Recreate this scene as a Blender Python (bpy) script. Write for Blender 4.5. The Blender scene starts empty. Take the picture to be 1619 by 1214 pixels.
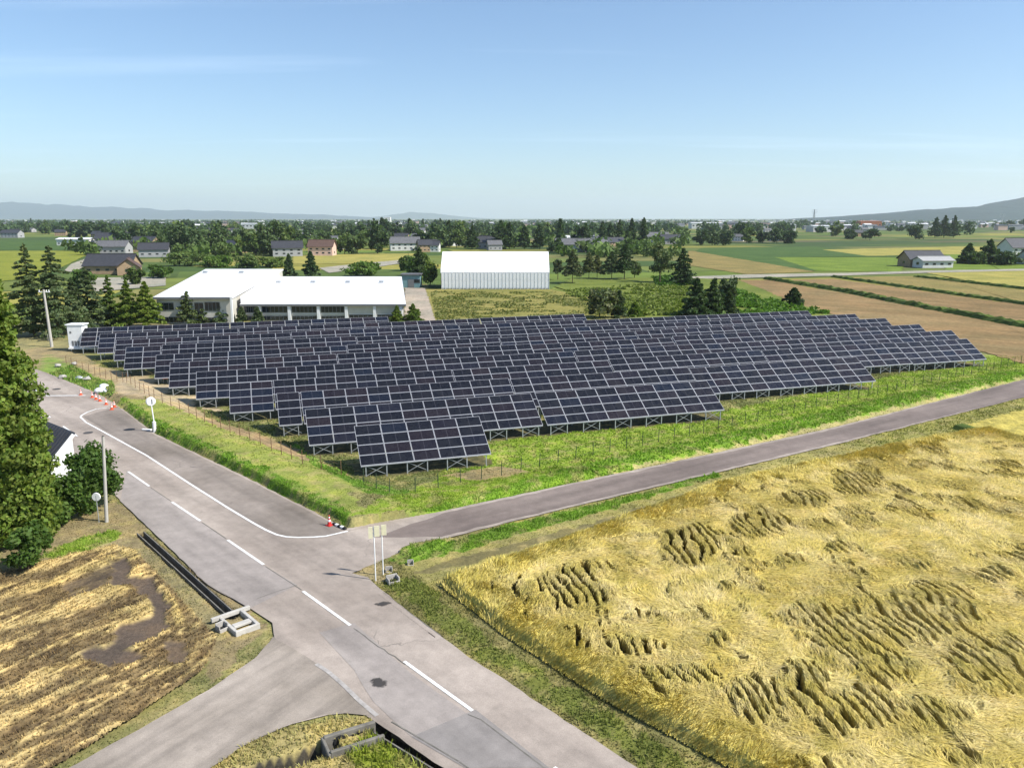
import bpy, bmesh, math, random
import numpy as np
from mathutils import Vector
random.seed(7)
rng = np.random.default_rng(7)
sc = bpy.context.scene
C = sc.collection
R = math.radians
# ------------------------------------------------------------------ camera, sky, sun, exposure
F, CX, CY, HOR, H = 1233.16, 809.5, 607.0, 345.19, 19.658
TH = math.atan((CY - HOR) / F); CT, ST = math.cos(TH), math.sin(TH)
cd = bpy.data.cameras.new('camera'); cam = bpy.data.objects.new('camera', cd); C.objects.link(cam)
cd.sensor_width = 36; cd.lens = 36 * F / 1619; cd.clip_start = 0.5; cd.clip_end = 80000
cam.location = (0, 0, H); cam.rotation_euler = (R(90) - TH, 0, 0); sc.camera = cam
SUN_AZ, SUN_EL = R(106.5), R(46)          # azimuth clockwise from +Y
w = bpy.data.worlds.new('World'); sc.world = w; w.use_nodes = True
wn = w.node_tree.nodes; wl = w.node_tree.links
bg = wn['Background']; bg.inputs['Strength'].default_value = 0.101
sky = wn.new('ShaderNodeTexSky'); sky.sky_type = 'NISHITA'; sky.sun_disc = False
sky.sun_elevation = SUN_EL; sky.sun_rotation = SUN_AZ; sky.altitude = 20
sky.air_density = 1.0; sky.dust_density = 0.5; sky.ozone_density = 3.0
wtc = wn.new('ShaderNodeTexCoord'); wsep = wn.new('ShaderNodeSeparateXYZ'); wl.new(wtc.outputs['Generated'], wsep.inputs[0])
def wmath(op, a, b=None, clamp=False):
    n = wn.new('ShaderNodeMath'); n.operation = op; n.use_clamp = clamp
    for i, v in enumerate((a, b)):
        if v is None: continue
        if hasattr(v, 'links'): wl.new(v, n.inputs[i])
        else: n.inputs[i].default_value = v
    return n.outputs[0]
zc = wmath('MAXIMUM', wmath('ADD', wsep.outputs[2], 0.05), 0.02)
wcmb = wn.new('ShaderNodeCombineXYZ')
wl.new(wmath('DIVIDE', wsep.outputs[0], zc), wcmb.inputs[0]); wl.new(wmath('DIVIDE', wsep.outputs[1], zc), wcmb.inputs[1])
wmp = wn.new('ShaderNodeMapping'); wl.new(wcmb.outputs[0], wmp.inputs[0])
wmp.inputs['Rotation'].default_value = (0, 0, R(-28)); wmp.inputs['Scale'].default_value = (0.16, 0.75, 1); wmp.inputs['Location'].default_value = (0.35, 0.15, 0)
wno = wn.new('ShaderNodeTexNoise'); wno.inputs['Scale'].default_value = 1.0; wno.inputs['Detail'].default_value = 7; wno.inputs['Roughness'].default_value = .55
wl.new(wmp.outputs[0], wno.inputs['Vector'])
wr = wn.new('ShaderNodeValToRGB'); wl.new(wno.outputs[0], wr.inputs[0])
wr.color_ramp.elements[0].position = .57; wr.color_ramp.elements[0].color = (0, 0, 0, 1)
wr.color_ramp.elements[1].position = .78; wr.color_ramp.elements[1].color = (.26, .26, .26, 1)
wmix = wn.new('ShaderNodeMixRGB'); wl.new(wr.outputs[0], wmix.inputs[0]); wl.new(sky.outputs[0], wmix.inputs[1])
wmix.inputs[2].default_value = (8.5, 9.2, 10.2, 1)
wtint = wn.new('ShaderNodeMixRGB'); wtint.blend_type = 'MULTIPLY'; wtint.inputs[0].default_value = 1; wtint.inputs[2].default_value = (.855, .945, 1.02, 1)
wl.new(wmix.outputs[0], wtint.inputs[1]); wl.new(wtint.outputs[0], bg.inputs['Color'])
sd = bpy.data.lights.new('sun', 'SUN'); sd.energy = 4.8; sd.angle = R(.53); sd.color = (1, .95, .87)
sun = bpy.data.objects.new('sun', sd); C.objects.link(sun)
tosun = Vector((math.sin(SUN_AZ) * math.cos(SUN_EL), math.cos(SUN_AZ) * math.cos(SUN_EL), math.sin(SUN_EL)))
sun.rotation_euler = tosun.to_track_quat('Z', 'Y').to_euler(); sun.location = (0, 0, 200)
sc.view_settings.view_transform = 'Standard'; sc.view_settings.look = 'None'; sc.view_settings.gamma = 1
sc.view_settings.exposure = 0.68; sc.view_settings.use_curve_mapping = False
sc.cycles.volume_bounces = 1; sc.cycles.max_bounces = 6

# ------------------------------------------------------------------ helpers
def G(x, y, z=0.0):                       # survey: photo measurement -> point on the level z
    u = x - CX; v = CY - y; Z = v * CT - F * ST; t = (z - H) / Z
    return (u * t, (F * CT + v * ST) * t, z)
def proj(X, Y, Z):
    z = Z - H; d = Y * CT - z * ST; d = np.where(np.abs(d) < .1, .1, d); v = Y * ST + z * CT
    return CX + F * X / d, CY - F * v / d
def hgt(bx, by, ty):                      # height of something standing at base pixel with its top at ty
    X, Y, _ = G(bx, by); lo, hi = 0., 200.
    for _ in range(40):
        m = (lo + hi) / 2
        if proj(X, Y, m)[1] > ty: lo = m
        else: hi = m
    return lo
PHI = R(18.114); cP, sP = math.cos(PHI), math.sin(PHI)
def SW(s, q): return (s * cP - q * sP, s * sP + q * cP)
def tag(o, label=None, cat=None, group=None, kind=None):
    if label: o['label'] = label
    if cat: o['category'] = cat
    if group: o['group'] = group
    if kind: o['kind'] = kind
    return o
def empty(name, loc, rz=0, label=None, cat=None, group=None):
    o = bpy.data.objects.new(name, None); o.empty_display_size = .3; C.objects.link(o)
    o.location = (loc[0], loc[1], loc[2] if len(loc) > 2 else 0); o.rotation_euler = (0, 0, rz)
    return tag(o, label, cat, group)
def link(name, me, parent=None, loc=None, rot=None):
    o = bpy.data.objects.new(name, me); C.objects.link(o)
    if parent: o.parent = parent
    if loc is not None: o.location = loc
    if rot is not None: o.rotation_euler = rot
    return o
def npmesh(name, V, Fc, mats, smooth=False, midx=None, col=None, colname='tint'):
    V = np.asarray(V, dtype=np.float32); Fc = np.asarray(Fc, dtype=np.int32); n = Fc.shape[1]
    me = bpy.data.meshes.new(name); me.vertices.add(len(V)); me.vertices.foreach_set('co', V.ravel())
    me.loops.add(Fc.size); me.loops.foreach_set('vertex_index', Fc.ravel())
    me.polygons.add(len(Fc)); me.polygons.foreach_set('loop_start', np.arange(0, Fc.size, n, dtype=np.int32))
    if midx is not None: me.polygons.foreach_set('material_index', np.asarray(midx, dtype=np.int32))
    me.polygons.foreach_set('use_smooth', np.full(len(Fc), smooth))
    for m in (mats if isinstance(mats, (list, tuple)) else [mats]): me.materials.append(m)
    me.update(calc_edges=True)
    if col is not None:
        a = me.color_attributes.new(colname, 'FLOAT_COLOR', 'POINT')
        c = np.ones((len(V), 4), dtype=np.float32); c[:, :col.shape[1]] = col
        a.data.foreach_set('color', c.ravel())
    return me
class MB:                                  # mesh builder
    def __init__(s): s.v = []; s.f = []; s.m = []
    def add(s, vs, fs, m=0):
        b = len(s.v); s.v += [tuple(v) for v in vs]; s.f += [tuple(b + i for i in f) for f in fs]; s.m += [m] * len(fs)
    def box(s, x0, x1, y0, y1, z0, z1, m=0):
        s.add([(x0,y0,z0),(x1,y0,z0),(x1,y1,z0),(x0,y1,z0),(x0,y0,z1),(x1,y0,z1),(x1,y1,z1),(x0,y1,z1)],
              [(0,3,2,1),(4,5,6,7),(0,1,5,4),(1,2,6,5),(2,3,7,6),(3,0,4,7)], m)
    def bar(s, a, b, wd, ht=None, m=0):
        ht = ht or wd; a = Vector(a); b = Vector(b); d = (b - a).normalized()
        u = d.cross(Vector((0, 0, 1)));
        if u.length < .01: u = Vector((1, 0, 0))
        u.normalize(); v = u.cross(d).normalized(); u = u * wd / 2; v = v * ht / 2
        s.add([a-u-v, a+u-v, a+u+v, a-u+v, b-u-v, b+u-v, b+u+v, b-u+v], [(3,2,1,0),(4,5,6,7),(0,1,5,4),(1,2,6,5),(2,3,7,6),(3,0,4,7)], m)
    def tube(s, a, b, r0, r1=None, n=10, m=0, cap=True):
        r1 = r0 if r1 is None else r1; a = Vector(a); b = Vector(b); d = (b - a).normalized()
        u = d.cross(Vector((0, 0, 1)));
        if u.length < .01: u = Vector((1, 0, 0))
        u.normalize(); v = d.cross(u)
        vs = []
        for c, r in ((a, r0), (b, r1)):
            for k in range(n):
                t = 2 * math.pi * k / n; vs.append(c + u * math.cos(t) * r + v * math.sin(t) * r)
        fs = [(k, (k+1) % n, n + (k+1) % n, n + k) for k in range(n)]
        if cap: fs += [tuple(range(n))[::-1], tuple(range(n, 2*n))]
        s.add(vs, fs, m)
    def mesh(s, name, mats, smooth=False, bevel=0):
        me = bpy.data.meshes.new(name); me.from_pydata([tuple(v) for v in s.v], [], s.f)
        for m in (mats if isinstance(mats, (list, tuple)) else [mats]): me.materials.append(m)
        for p, i in zip(me.polygons, s.m): p.material_index = i; p.use_smooth = smooth
        bm = bmesh.new(); bm.from_mesh(me); bmesh.ops.recalc_face_normals(bm, faces=bm.faces)
        if bevel: bmesh.ops.bevel(bm, geom=bm.edges[:], offset=bevel, segments=1, affect='EDGES', clamp_overlap=True)
        bm.to_mesh(me); bm.free(); me.update(); return me
    def obj(s, name, mats, parent=None, **k):
        return link(name, s.mesh(name, mats, **k), parent)
# value noise / fbm in numpy
_perm = rng.random((256, 256))
def vnoise(x, y, seed=0):
    x = x + seed * 17.31; y = y + seed * 9.17
    xi = np.floor(x).astype(int); yi = np.floor(y).astype(int); fx = x - xi; fy = y - yi
    fx = fx * fx * (3 - 2 * fx); fy = fy * fy * (3 - 2 * fy)
    a = _perm[xi & 255, yi & 255]; b = _perm[(xi + 1) & 255, yi & 255]; c = _perm[xi & 255, (yi + 1) & 255]; d = _perm[(xi + 1) & 255, (yi + 1) & 255]
    return (a * (1 - fx) + b * fx) * (1 - fy) + (c * (1 - fx) + d * fx) * fy
def fbm(x, y, seed=0, octv=4):
    s = 0; a = .5; t = 0
    for i in range(octv): s = s + a * vnoise(x * 2**i, y * 2**i, seed + i * 3); t += a; a *= .5
    return s / t
def inpoly(px, py, poly):
    r = np.zeros(px.shape, bool); n = len(poly)
    for i in range(n):
        x0, y0 = poly[i][:2]; x1, y1 = poly[(i + 1) % n][:2]
        if y0 == y1: continue
        c = ((y0 > py) != (y1 > py)) & (px < (x1 - x0) * (py - y0) / (y1 - y0) + x0); r ^= c
    return r
def pldist(px, py, pl):                    # distance to a polyline, with sign (+ on the left side of travel) of nearest segment
    best = np.full(px.shape, 1e9); sg = np.zeros(px.shape)
    for (x0, y0), (x1, y1) in zip(pl, pl[1:]):
        dx, dy = x1 - x0, y1 - y0; L = dx * dx + dy * dy
        t = np.clip(((px - x0) * dx + (py - y0) * dy) / L, 0, 1)
        ex = px - x0 - t * dx; ey = py - y0 - t * dy; d = np.hypot(ex, ey)
        m = d < best; best = np.where(m, d, best); sg = np.where(m, np.sign(dx * ey - dy * ex), sg)
    return best, sg
def sstep(a, b, x): t = np.clip((x - a) / (b - a), 0, 1); return t * t * (3 - 2 * t)
def W(pts, z=0): return [G(x, y, z)[:2] for x, y in pts]

# ------------------------------------------------------------------ materials
MATS = {}
class NT:
    def __init__(s, name):
        s.m = bpy.data.materials.new(name); s.m.use_nodes = True; s.t = s.m.node_tree; s.n = s.t.nodes; s.l = s.t.links
        s.b = s.n['Principled BSDF']; s.out = s.n['Material Output']
    def node(s, ty, **k):
        n = s.n.new(ty)
        for a, v in k.items(): setattr(n, a, v)
        return n
    def set(s, sock, v):
        if hasattr(v, 'links') or isinstance(v, bpy.types.NodeSocket): s.l.new(v, sock)
        else: sock.default_value = v if not (isinstance(v, tuple) and len(v) == 3 and len(sock.default_value) == 4) else (*v, 1)
    def noise(s, scale, vec=None, detail=4, rough=.55, dist=0):
        n = s.node('ShaderNodeTexNoise'); n.inputs['Scale'].default_value = scale; n.inputs['Detail'].default_value = detail
        n.inputs['Roughness'].default_value = rough; n.inputs['Distortion'].default_value = dist
        if vec is not None: s.l.new(vec, n.inputs['Vector'])
        return n.outputs['Fac']
    def pos(s, scale=(1, 1, 1), rot=0, obj=False):
        if obj: o = s.node('ShaderNodeTexCoord').outputs['Object']
        else: o = s.node('ShaderNodeNewGeometry').outputs['Position']
        v = s.node('ShaderNodeMapping'); v.vector_type = 'POINT'; s.l.new(o, v.inputs[0])
        if rot:
            r = s.node('ShaderNodeMapping'); s.l.new(o, r.inputs[0]); r.inputs['Rotation'].default_value = (0, 0, -rot); s.l.new(r.outputs[0], v.inputs[0])
        v.inputs['Scale'].default_value = scale
        return v.outputs[0]
    def ramp(s, fac, stops, interp='LINEAR'):
        r = s.node('ShaderNodeValToRGB'); s.l.new(fac, r.inputs[0]); cr = r.color_ramp; cr.interpolation = interp
        while len(cr.elements) > 1: cr.elements.remove(cr.elements[-1])
        for i, (p, c) in enumerate(stops):
            e = cr.elements[0] if i == 0 else cr.elements.new(p)
            e.position = p; e.color = (*c, 1) if isinstance(c, tuple) else (c, c, c, 1)
        return r.outputs[0]
    def mix(s, fac, a, b, mode='MIX'):
        n = s.node('ShaderNodeMixRGB'); n.blend_type = mode; s.set(n.inputs[0], fac); s.set(n.inputs[1], a); s.set(n.inputs[2], b); return n.outputs[0]
    def math(s, op, a, b=0.0, clamp=False):
        n = s.node('ShaderNodeMath'); n.operation = op; n.use_clamp = clamp; s.set(n.inputs[0], a); s.set(n.inputs[1], b); return n.outputs[0]
    def bump(s, h, st=.4, dist=.05):
        n = s.node('ShaderNodeBump'); n.inputs['Strength'].default_value = st; n.inputs['Distance'].default_value = dist; s.l.new(h, n.inputs['Height'])
        s.l.new(n.outputs[0], s.b.inputs['Normal'])
    def done(s, color=None, rough=.9, spec=.3, metal=0):
        if color is not None: s.set(s.b.inputs['Base Color'], color)
        s.set(s.b.inputs['Roughness'], rough); s.b.inputs['Specular IOR Level'].default_value = spec; s.b.inputs['Metallic'].default_value = metal
        return s.m
def plain(name, col, rough=.7, spec=.4, metal=0, var=.18, scale=3):
    if name in MATS: return MATS[name]
    t = NT(name); f = t.noise(scale, t.pos(obj=True), 5)
    c = t.mix(1, t.ramp(f, [(.3, 1 - var), (.7, 1 + var * .6)]), col, 'MULTIPLY')
    MATS[name] = t.done(c, rough, spec, metal); return MATS[name]
def leafmat(name, col, var=.5, trans=.25, objvar=.25):
    t = NT(name); a = t.node('ShaderNodeAttribute', attribute_name='tint')
    oi = t.node('ShaderNodeObjectInfo')
    c = t.mix(1, a.outputs['Color'], col, 'MULTIPLY')
    c = t.mix(1, c, t.ramp(oi.outputs['Random'], [(0, (1 - objvar, 1 - objvar * .8, 1 - objvar)), (.5, (1, 1, 1)), (1, (1 + objvar, 1 + objvar * .7, 1))]), 'MULTIPLY')
    t.done(c, .65, .25)
    tr = t.node('ShaderNodeBsdfTranslucent'); t.l.new(t.mix(1, c, (1.2, 1.4, .5), 'MULTIPLY'), tr.inputs[0])
    mx = t.node('ShaderNodeMixShader'); mx.inputs[0].default_value = trans; t.l.new(t.b.outputs[0], mx.inputs[1]); t.l.new(tr.outputs[0], mx.inputs[2]); t.l.new(mx.outputs[0], t.out.inputs[0])
    return t.m
def vcol(name, var=.35, rough=.9, sc1=.6, sc2=6, trans=0, bst=.5):
    t = NT(name); a = t.node('ShaderNodeAttribute', attribute_name='tint'); p = t.pos()
    n1 = t.noise(sc1, p, 6, .6); n2 = t.noise(sc2, p, 5, .7)
    c = t.mix(1, a.outputs['Color'], t.ramp(n1, [(.3, (1 - var, 1 - var * .9, 1 - var * .8)), (.5, (1, 1, 1)), (.72, (1 + var, 1 + var * .75, 1 + var * .3))]), 'MULTIPLY')
    c = t.mix(1, c, t.ramp(n2, [(.3, .68), (.7, 1.3)]), 'MULTIPLY')
    if bst: t.bump(n2, bst, .12)
    t.done(c, rough, .2)
    if trans:
        tr = t.node('ShaderNodeBsdfTranslucent'); t.l.new(c, tr.inputs[0]); mx = t.node('ShaderNodeMixShader'); mx.inputs[0].default_value = trans
        t.l.new(t.b.outputs[0], mx.inputs[1]); t.l.new(tr.outputs[0], mx.inputs[2]); t.l.new(mx.outputs[0], t.out.inputs[0])
    return t.m
def asphalt(name, col, dark=(.8,.78,.76), crack=True, rot=R(-46), streak=.5):
    t = NT(name); p = t.pos(); ps = t.pos((.12, 1.2, 1), rot)
    n1 = t.noise(.12, p, 5); n2 = t.noise(streak, ps, 5); n3 = t.noise(28, p, 3, .8); n4 = t.noise(1.3, p, 6, .65)
    c = t.mix(1, col, t.ramp(n1, [(.35, dark), (.62, (1.06, 1.05, 1.04))]), 'MULTIPLY')
    c = t.mix(1, c, t.ramp(n2, [(.32, .74), (.6, 1.08)]), 'MULTIPLY')
    c = t.mix(1, c, t.ramp(n3, [(.3, .78), (.7, 1.18)]), 'MULTIPLY')
    c = t.mix(1, c, t.ramp(n4, [(.3, .84), (.7, 1.1)]), 'MULTIPLY')
    c = t.mix(t.ramp(t.noise(.55, p, 8, .75), [(.60, 0.), (.72, .35)]), c, (.13, .115, .10))
    if crack:
        v = t.node('ShaderNodeTexVoronoi', feature='DISTANCE_TO_EDGE'); v.inputs['Scale'].default_value = .17
        dn = t.node('ShaderNodeTexNoise'); dn.inputs['Scale'].default_value = 1.1; dn.inputs['Detail'].default_value = 5; t.l.new(p, dn.inputs['Vector'])
        ad = t.node('ShaderNodeVectorMath', operation='MULTIPLY_ADD'); t.l.new(dn.outputs['Color'], ad.inputs[0]); ad.inputs[1].default_value = (.9, .9, .9); t.l.new(p, ad.inputs[2]); t.l.new(ad.outputs[0], v.inputs['Vector'])
        c = t.mix(t.math('MULTIPLY', t.ramp(v.outputs['Distance'], [(0, 1.), (.006, 0.)]), t.ramp(n1, [(.5, 0.), (.6, .6)])), c, (.06, .055, .05))
    t.bump(n3, .25, .01)
    return t.done(c, .88, .25)
M = {}
M['alu'] = plain('aluminium', (.40, .41, .44), .5, .5, .2, .06, 2)
M['galv'] = plain('galvanised_steel', (.42, .44, .45), .5, .5, .5, .15, 4)
def glassmat():
    t = NT('solar_glass'); oi = t.node('ShaderNodeObjectInfo'); p = t.pos(obj=True)
    c = t.ramp(oi.outputs['Random'], [(0, (.007, .008, .012)), (.45, (.010, .011, .016)), (.7, (.015, .012, .016)), (.9, (.008, .012, .022)), (1, (.018, .014, .017))])
    w1 = t.node('ShaderNodeSeparateXYZ'); t.l.new(p, w1.inputs[0])
    ln = t.math('LESS_THAN', t.math('ABSOLUTE', w1.outputs[0]), .014)
    fr = t.math('FRACT', t.math('MULTIPLY', w1.outputs[0], 11.0)); gl = t.math('LESS_THAN', fr, .07)
    c = t.mix(t.math('MULTIPLY', ln, .5), c, (.10, .10, .12)); c = t.mix(t.math('MULTIPLY', gl, .12), c, (.12, .12, .15))
    t.done(c, t.ramp(t.noise(1.5, t.pos(), 4), [(.35, .2), (.65, .4)]), .22); t.b.inputs['Coat Weight'].default_value = .0; t.b.inputs['Coat Roughness'].default_value = .05
    return t.m
M['glass'] = glassmat()
M['conc'] = plain('concrete', (.36, .34, .31), .9, .3, 0, .3, 2.5)
M['conc_d'] = plain('concrete_weathered', (.16, .15, .13), .95, .2, 0, .4, 2)
M['white'] = plain('white_paint', (.78, .78, .77), .55, .4, 0, .08, 1.5)
def roofwhite():
    t = NT('white_metal_roof'); p = t.pos(); n = t.noise(.25, p, 5); 
    c = t.ramp(n, [(.3, (.62, .63, .65)), (.6, (.74, .74, .75))])
    w1 = t.node('ShaderNodeSeparateXYZ'); t.l.new(p, w1.inputs[0]); s = t.math('FRACT', t.math('MULTIPLY', w1.outputs[0], 1.6))
    c = t.mix(t.math('MULTIPLY', t.math('LESS_THAN', s, .08), .18), c, (.5, .5, .52)); return t.done(c, .5, .4)
M['roofwhite'] = roofwhite()
M['beige'] = plain('beige_panel', (.50, .48, .42), .8, .3, 0, .08, .8)
M['trimgrey'] = plain('grey_trim', (.16, .165, .17), .6, .4, 0, .1, 1)
def winmat():
    t = NT('window_glass'); t.done((.015, .02, .025), .08, .6); return t.m
M['win'] = winmat()
M['sheet'] = plain('translucent_sheet', (.76, .77, .78), .6, .4, 0, .12, .6)
M['line'] = plain('road_paint', (.70, .70, .68), .75, .3, 0, .22, 5)
M['line_worn'] = plain('worn_road_paint', (.36, .335, .31), .85, .3, 0, .35, 3)
M['orange'] = plain('orange_plastic', (.62, .09, .03), .5, .5, 0, .1, 4)
M['red'] = plain('red_plastic', (.55, .03, .025), .5, .5, 0, .1, 4)
M['yellow'] = plain('yellow_sign_paint', (.76, .71, .48), .55, .4, 0, .12, 4)
M['blue'] = plain('blue_plastic', (.06, .25, .6), .5, .4)
M['teal'] = plain('teal_metal', (.16, .28, .30), .6, .4)
M['bark'] = plain('bark', (.10, .075, .05), .95, .1, 0, .4, 5)
M['pole'] = plain('concrete_pole', (.42, .40, .36), .85, .3, 0, .15, 2)
M['wood'] = plain('weathered_wood', (.22, .16, .10), .9, .2, 0, .3, 4)
M['greenmetal'] = plain('green_fence_metal', (.035, .06, .03), .6, .4, 0, .15, 4)
M['rustmetal'] = plain('rusty_fence_metal', (.17, .10, .055), .8, .3, 0, .3, 4)
M['iron'] = plain('cast_iron', (.07, .065, .06), .7, .4, 0, .2, 10)
M['black'] = plain('black_rubber_and_hole_shade', (.02, .02, .02), .7, .3)
M['tile'] = plain('dark_roof_tile', (.045, .045, .05), .45, .5, 0, .3, 1.2)
M['tile2'] = plain('grey_roof_tile', (.12, .12, .125), .6, .4, 0, .3, 1.2)
M['tile3'] = plain('brown_roof_tile', (.10, .06, .045), .6, .4, 0, .3, 1.2)
M['wallw'] = plain('white_plaster', (.62, .61, .58), .85, .2, 0, .1, .8)
M['wallt'] = plain('tan_timber_wall', (.34, .24, .15), .85, .2, 0, .2, .8)
M['wallg'] = plain('grey_siding', (.34, .34, .34), .85, .2, 0, .1, .8)
M['wallp'] = plain('pale_pink_wall', (.6, .42, .34), .85, .2, 0, .1, .8)
M['brick'] = plain('orange_brick_wall', (.42, .15, .07), .85, .2, 0, .15, .1)
M['asph'] = asphalt('grey_asphalt', (.345, .298, .258))
M['asph2'] = asphalt('dark_asphalt', (.205, .168, .148), (.8, .78, .78), False, R(33), .5)
M['apron'] = asphalt('brownish_asphalt', (.245, .212, .184), (.75, .73, .70))
M['side'] = asphalt('side_asphalt', (.315, .275, .235), (.7, .68, .64), False, R(58), 1.0)
M['patch'] = asphalt('bluish_patch_asphalt', (.30, .268, .245), (.88, .87, .86), False)
M['patch2'] = asphalt('coarse_patch_asphalt', (.25, .23, .215), (.8, .8, .8), False)
def stainmat(name, col, th0=.42, th1=.62, scale=3.):
    t = NT(name); p = t.pos(); pg = t.node('ShaderNodeTexCoord').outputs['Object']
    ln = t.node('ShaderNodeVectorMath', operation='LENGTH'); t.l.new(pg, ln.inputs[0])
    k = t.math('SUBTRACT', t.math('ADD', t.math('SUBTRACT', 1.0, ln.outputs['Value']), .0), t.math('MULTIPLY', t.noise(scale, p, 5, .7), .9))
    a = t.ramp(k, [(0., 0.), (.22, .85)])
    t.done(col, .8, .3); t.set(t.b.inputs['Alpha'], a); return t.m
M['stain'] = stainmat('dark_road_stain', (.05, .045, .042))
M['gverge'] = vcol('verge_ground', .32, .95, .5, 5)
M['blade'] = vcol('grass_blades', .18, .8, .5, 3, .35, 0)
M['rice'] = vcol('rice_mass', .16, .85, .9, 9, 0, .8)
M['straw'] = vcol('rice_straw', .14, .75, .6, 5, .15, 0)
def fieldmat(name, stops, rot, st=(.02, .35), sc1=1., big=.02, bump=.3):
    t = NT(name); p = t.pos((st[0], st[1], 1), rot); p0 = t.pos()
    a = t.noise(sc1, p, 6, .6); b = t.noise(big, p0, 5, .6); d = t.noise(1.1, p0, 6, .8)
    f = t.math('ADD', t.math('MULTIPLY', a, .6), t.math('MULTIPLY', b, .4))
    c = t.ramp(f, stops); c = t.mix(1, c, t.ramp(d, [(.3, .6), (.7, 1.35)]), 'MULTIPLY')
    c = t.mix(1, c, t.ramp(t.noise(.09, p0, 4), [(.35, (.8, .85, .8)), (.65, (1.15, 1.1, 1.05))]), 'MULTIPLY')
    t.bump(d, bump, .25); return t.done(c, .95, .1)
def plainmat():
    t = NT('patchwork_farmland'); p = t.pos((1, 1, 1), R(12)); o = []
    dn = t.node('ShaderNodeTexNoise'); dn.inputs['Scale'].default_value = .004; t.l.new(p, dn.inputs['Vector'])
    ad = t.node('ShaderNodeVectorMath', operation='MULTIPLY_ADD'); t.l.new(dn.outputs['Color'], ad.inputs[0]); ad.inputs[1].default_value = (60, 60, 0); t.l.new(p, ad.inputs[2])
    br = t.node('ShaderNodeTexBrick'); t.l.new(ad.outputs[0], br.inputs['Vector']); br.offset = .37
    br.inputs['Scale'].default_value = 1; br.inputs['Brick Width'].default_value = 90; br.inputs['Row Height'].default_value = 38; br.inputs['Mortar Size'].default_value = 1.3
    br.inputs['Color1'].default_value = (0, 0, 0, 1); br.inputs['Color2'].default_value = (1, 1, 1, 1); br.inputs['Mortar'].default_value = (.5, .5, .5, 1)
    c = t.ramp(br.outputs['Color'], [(0, (.14, .17, .04)), (.2, (.085, .125, .03)), (.4, (.26, .24, .055)), (.52, (.06, .10, .028)), (.68, (.19, .18, .06)), (.82, (.12, .165, .03)), (.93, (.20, .15, .08))], 'CONSTANT')
    c = t.mix(br.outputs['Fac'], c, (.06, .09, .025))
    d = t.noise(.05, t.pos(), 6, .65); c = t.mix(1, c, t.ramp(d, [(.3, .7), (.7, 1.2)]), 'MULTIPLY')
    v = t.noise(.0016, t.pos(), 4); c = t.mix(t.ramp(v, [(.45, 0.), (.6, .8)]), c, (.045, .07, .028))
    return t.done(c, .95, .1)
M['plain'] = plainmat()

# ------------------------------------------------------------------ large ground: far plain round the near terrain
NX0, NX1, NY0, NY1 = -120., 150., -4., 150.
def far_ground():
    xs = [-24000, -6000, -1500, -500, NX0, NX1, 500, 1500, 6000, 24000]; ys = [-900, -200, NY0, NY1, 400, 1200, 4000, 12000, 28000]
    V = [(x, y, -.06) for y in ys for x in xs]; n = len(xs); Fc = []
    for j in range(len(ys) - 1):
        for i in range(n - 1):
            if xs[i] == NX0 and ys[j] == NY0: continue
            Fc.append((j*n+i, j*n+i+1, (j+1)*n+i+1, (j+1)*n+i))
    tag(link('farmland_plain', npmesh('farmland_plain', V, Fc, M['plain'])), 'flat patchwork of rice paddies and meadows out to the horizon', None, None, 'structure')
far_ground()

# road outlines (world)
main_left = W([(20, 660), (190, 790), (330, 925), (395, 962), (430, 985)])
SIDE = W([(430, 985), (436, 1010), (405, 1040), (330, 1090), (110, 1214)])
e0 = G(110, 1214); SIDE.append((e0[0] - 3.0, e0[1] - 4.6))
SIDE2 = W([(330, 1214), (400, 1170), (460, 1145), (520, 1130), (570, 1128), (592, 1140)])
s0 = SIDE2[0]; SIDE2.insert(0, (s0[0] - 3.0, s0[1] - 4.6))
mdir = np.array([.71, -.70])
def ext(p, d, L): return (p[0] + d[0] * L, p[1] + d[1] * L)
ML2 = W([(592, 1140), (700, 1214)]); ML2.append(ext(ML2[-1], mdir, 22))
MR = W([(556, 906), (582, 912), (600, 930), (700, 1010), (850, 1110), (1010, 1214)]); MR.append(ext(MR[-1], mdir, 20))
APR = W([(28, 575), (75, 590), (150, 620), (185, 640), (245, 685), (400, 760), (548, 835)])
APR.insert(0, ext(APR[0], mdir, -60))
MLU = W([(-60, 615), (20, 660), (190, 790), (330, 925), (395, 962), (430, 985)]); MLU.insert(0, ext(MLU[0], mdir, -45))
RU = W([(548, 835), (700, 808), (900, 765), (1300, 680), (1619, 600)]); RU.append(ext(RU[-1], (.82, .57), 60))
RL = W([(556, 906), (590, 893), (650, 865), (860, 812), (1100, 755), (1300, 708), (1619, 628)]); RL.append(ext(RL[-1], (.82, .57), 60))
road_poly = APR + RU[1:] + RL[::-1][:-1] + MR[:] + ML2[::-1][:-1] + SIDE2[::-1] + SIDE[::-1] + MLU[::-1][1:]
def wobble(pl, amp=.06, step=.5, seed=1):
    out = []
    for (x0, y0), (x1, y1) in zip(pl, pl[1:] + pl[:1]):
        L = math.hypot(x1 - x0, y1 - y0); n = max(1, min(160, int(L / step)))
        for k in range(n):
            t = k / n; x = x0 + (x1 - x0) * t; y = y0 + (y1 - y0) * t
            nx = float(vnoise(np.array([x * 1.3]), np.array([y * 1.3]), seed)[0]) - .5; ny = float(vnoise(np.array([x * 1.3]), np.array([y * 1.3]), seed + 5)[0]) - .5
            out.append((x + nx * 2 * amp, y + ny * 2 * amp))
    return out
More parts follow.
